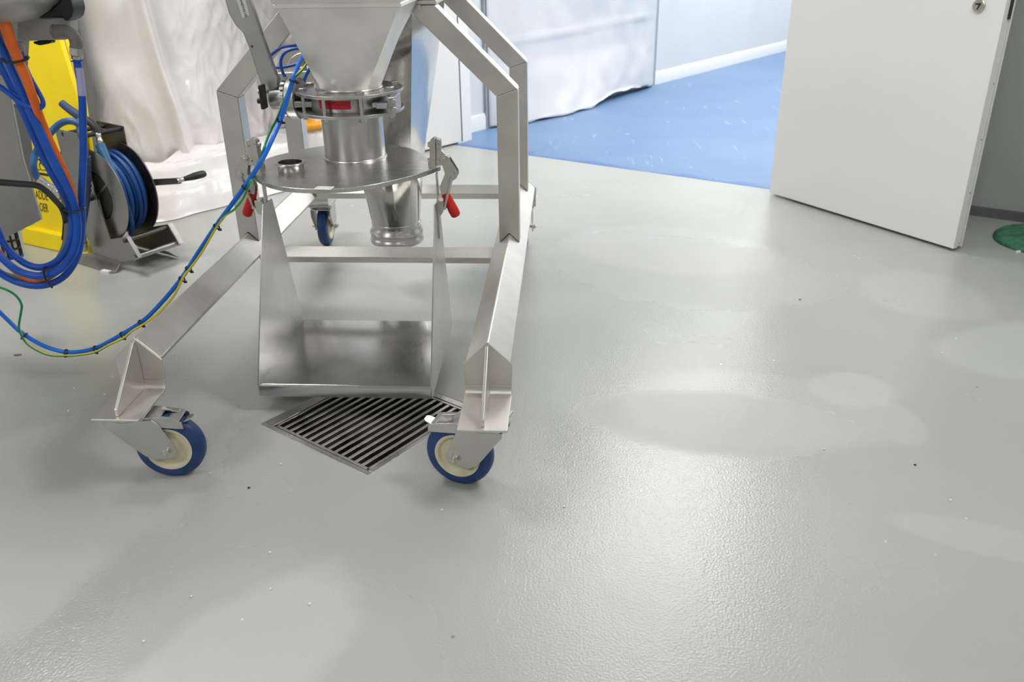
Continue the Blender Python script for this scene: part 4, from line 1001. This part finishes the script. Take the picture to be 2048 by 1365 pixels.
# ================================================================ PLASTIC SHEETING ON THE LEFT
CP = [Vector(p) for p in ((-3.3, 4.28, 0), (-2.85, 4.22, 0), (-2.45, 4.22, 0), (-2.10, 4.40, 0), (-1.85, 4.75, 0), (-1.55, 5.20, 0), (-1.20, 5.72, 0))]
def curtain_path(t):
    n_ = len(CP)-1; x = t*n_; i = min(int(x), n_-1); t = x-i
    p0, p1, p2, p3 = CP[max(i-1, 0)], CP[i], CP[i+1], CP[min(i+2, n_)]
    p = .5*((2*p1)+(p2-p0)*t+(2*p0-5*p1+4*p2-p3)*t*t+(3*p1-p0-3*p2+p3)*t**3)
    d = (.5*((p2-p0)+2*(2*p0-5*p1+4*p2-p3)*t+3*(3*p1-p0-3*p2+p3)*t*t)).normalized()
    return p, Vector((d.y, -d.x, 0))
def curtain():
    mb = MB(); nu, nz = 420, 220; vs = []
    for j in range(nz+1):
        z = .02+2.3*j/nz
        for i in range(nu+1):
            t = i/nu; p, nr = curtain_path(t); s = t*3.6
            q = Vector((s*1.6, z*1.1, 0))
            d = .05*noise.noise(q)+.022*noise.noise(q*3.1+Vector((7, 0, 0)))
            # crumpled lower half
            cr = max(0, 1-z/.75)
            rg = 1-abs(noise.noise(Vector((s*3.4+z*1.5, z*1.6, 4.2))))*2
            rg2 = 1-abs(noise.noise(Vector((s*8+z*4, z*4-s*2, 9.2))))*2
            sc = 1.76+.16*max(0, 1.15-z)**1.2
            side = 1/(1+math.exp(-(s-sc-.06)/.04))
            d += cr*(.050*rg+.012*rg2)+.006*rg2*side
            rg3 = 1-abs(noise.noise(Vector((s*14-z*7, z*9+s*4, 1.7))))*2
            gl = side*(.35+max(0, noise.noise(Vector((s*1.8+3, z*1.6, 7)))))+.5*cr
            rg4 = 1-abs(noise.noise(Vector((s*26+z*11, z*17-s*6, 3.3))))*2
            d += .010*gl*rg3+.0045*gl*rg4+.004*(1-abs(noise.noise(Vector((s*2.4-z*3, z*2.2+s*1.5, 5))))*3)
            # one long hanging pleat
            k = (s-sc)/.045
            d += .075*math.exp(-k*k)*min(1, 1.6-z*.5)*min(1, .15+z*1.6) - .03*math.exp(-((s-sc-.10)/.06)**2)
            vs.append(p+nr*d+Vector((0, 0, z)))
    mb.add(vs, [(j*(nu+1)+i, j*(nu+1)+i+1, (j+1)*(nu+1)+i+1, (j+1)*(nu+1)+i) for j in range(nz) for i in range(nu)])
    return tag(obj('plastic_curtain', mb, M['film'], sharp=180), 'tall crumpled white plastic sheeting hung along the left wall', 'plastic sheeting')
curtain()
def heap():
    # the spare length of film lying folded along the foot of the curtain
    fr = [Vector(p) for p in ((-2.19, 3.86, 0), (-2.12, 3.86, 0), (-1.93, 4.00, 0), (-1.76, 4.22, 0), (-1.55, 4.48, 0), (-1.36, 4.75, 0), (-1.20, 5.05, 0))]
    bk = [Vector(p) for p in ((-2.24, 4.00, 0), (-2.16, 4.16, 0), (-2.02, 4.45, 0), (-1.84, 4.66, 0), (-1.68, 4.92, 0), (-1.52, 5.15, 0), (-1.38, 5.40, 0))]
    mb = MB(); nu, nv = 150, 60; vs = []
    def lin(a, t):
        x = t*(len(a)-1); i = min(int(x), len(a)-2); u = x-i
        p0, p1, p2, p3 = a[max(i-1, 0)], a[i], a[i+1], a[min(i+2, len(a)-1)]
        return .5*((2*p1)+(p2-p0)*u+(2*p0-5*p1+4*p2-p3)*u*u+(3*p1-p0-3*p2+p3)*u**3)
    for j in range(nv+1):
        v_ = j/nv
        for i in range(nu+1):
            t = i/nu; a, b = lin(fr, t), lin(bk, t); s = t*2.0
            wob = .05*noise.noise(Vector((s*4, 1, 0)))*(1-v_)
            p = a.lerp(b, v_); n_ = (a-b).normalized()
            prof = .20*(1-(1-min(1, v_*1.25))**2.2)
            z = prof*(1+.25*noise.noise(Vector((s*2.2, v_*2, 0))))+.02*(1-abs(noise.noise(Vector((s*3+v_*2, v_*5, 3))))*2)*min(1, v_*5)
            z += .018*noise.noise(Vector((s*7-v_*3, v_*7, 6)))*min(1, v_*5)
            z += .034*abs(math.sin(6*v_+2.2*noise.noise(Vector((s*1.6, v_, 2)))+s*1.2))*min(1, v_*4)
            z += .03*math.exp(-((v_-.32-.10*math.sin(s*2))/.06)**2)
            vs.append(p+n_*wob+Vector((0, 0, max(z, .004))))
    mb.add(vs, [(j*(nu+1)+i, j*(nu+1)+i+1, (j+1)*(nu+1)+i+1, (j+1)*(nu+1)+i) for j in range(nv) for i in range(nu)])
    o = obj('plastic_film', mb, M['film'], sharp=180)
    return tag(o, 'loose white plastic film heaped on the floor beside the hose reel', 'plastic sheeting')
heap()
# bulging bag with an orange top in front of the curtain, seen between the posts
BGX = (-1.4541,4.85,0.1771)[0]
bg = thing('plastic_bag', 'bulging white plastic bag with an orange tied top behind the trolley', 'bag', (BGX, 4.87, 0))
def blob(c, rx, ry, z0, z1, seed, prof):
    mb = MB(); n_ = 48; rings = []
    for k, (zt, rt) in enumerate(prof):
        rg = []
        for i in range(n_):
            a = 2*PI*i/n_
            w = 1+.10*noise.noise(Vector((2*math.cos(a), 2*math.sin(a), zt*3+seed)))+.04*noise.noise(Vector((6*math.cos(a), 6*math.sin(a), zt*6+seed)))
            rg.append(Vector((c[0]+rx*rt*w*math.cos(a), c[1]+ry*rt*w*math.sin(a), z0+(z1-z0)*zt)))
        rings.append(rg)
    return mb.loft(rings)
obj('bag_body', blob((BGX, 4.87), .10, .10, .003, .285, 1, [(0, .75), (.08, .97), (.3, 1.05), (.55, 1.0), (.8, .85), (.95, .6), (1, .45)]), M['filmprint'], bg, sharp=180)
tp_ = obj('bag_top', blob((BGX, 4.87), .10, .10, .265, .325, 5, [(0, .5), (.2, .9), (.5, .95), (.8, .8), (1, .4)]), plain('amber_plastic', (.85, .36, .02), .4), bg, sharp=180)

# ================================================================ GREEN STAND AND FLOOR BITS
gs = thing('post_stand', 'round green painted cast base of a stand beside the open door', 'stand', (2.10, 3.70, 0))
m = MB().lathe([(.20, .0), (.205, .004), (.205, .014), (.195, .024), (.15, .034), (.08, .050), (.04, .075), (.028, .10), (.0, .10)], (2.085, 3.70, 0), (0, 0, 1), 72); obj('base', m, M['greencast'], gs)
m = MB().cyl((2.085, 3.70, .09), (2.085, 3.70, 1.2), .022, 24); obj('pole', m, M['greencast'], gs)

def flake(name, c, rx, ry, h, seed, mat, label, cat, group=None):
    n_ = 9; rnd = random.Random(seed); c = Vector(c); c.z = 0
    ring = [(math.cos(2*PI*k/n_)*rx*rnd.uniform(.7, 1.15), math.sin(2*PI*k/n_)*ry*rnd.uniform(.7, 1.15)) for k in range(n_)]
    mb = MB().loft([[c+Vector((x, y, .0004)) for x, y in ring], [c+Vector((x*.95, y*.95, h*rnd.uniform(.5, 1))) for x, y in ring]])
    return tag(obj(name, mb, mat), label, cat, group)
flake('paper_scrap', (-1.9063,3.2572,0), .035, .02, .012, 3, M['paper'], 'torn white paper scrap under the foot of the hose reel', 'scrap')
flake('plaster_chip', (-0.9121,1.8047,0), .006, .004, .006, 5, plain('cream_chip', (.62, .58, .46), .6), 'small cream chip lying beside the left blue wheel', 'chip')
flake('dry_leaf', (-1.832,2.471,0), .016, .008, .004, 8, plain('brown_leaf', (.17, .14, .09), .7), 'brown dirt flake on the floor under the hanging blue cable', 'dirt')
flake('white_lump', (1.9109,3.5713,0), .010, .007, .010, 11, M['paper'], 'white lump on the floor against the green base', 'lump')
CR = [(-1.3046,2.491,0),(-1.1924,2.3235,0),(-1.6156,2.4367,0),(-1.5164,2.2467,0),(-1.4578,2.1072,0),(-1.3999,2.2124,0),(-1.4327,2.3258,0),(-0.7418,1.8553,0),(-0.8218,1.2254,0),(0.0018,1.7005,0),(1.2183,2.5758,0),(-0.6175,1.3846,0),(-0.7785,1.3545,0),(-0.291,1.6746,0),(-0.6574,1.5019,0),(-0.5218,1.3437,0),(0.9307,1.7644,0),(0.6898,1.982,0)]
for k, c in enumerate(CR):
    flake('floor_crumb', c, .0035, .0028, .004, 20+k, M['paper'], 'tiny white crumb lying on the grey floor', 'crumb', 'white crumbs scattered on the floor')
DK = [(-0.7905,1.7474,0),(0.9022,1.9165,0),(0.8735,3.0222,0)]
for k, c in enumerate(DK):
    flake('dark_crumb', c, .004, .003, .003, 60+k, M['ink'], ('tiny dark crumb on the floor below the drain', 'dark grit crumb on the open floor at right', 'dark grit crumb on the floor in front of the open door')[k], 'crumb')
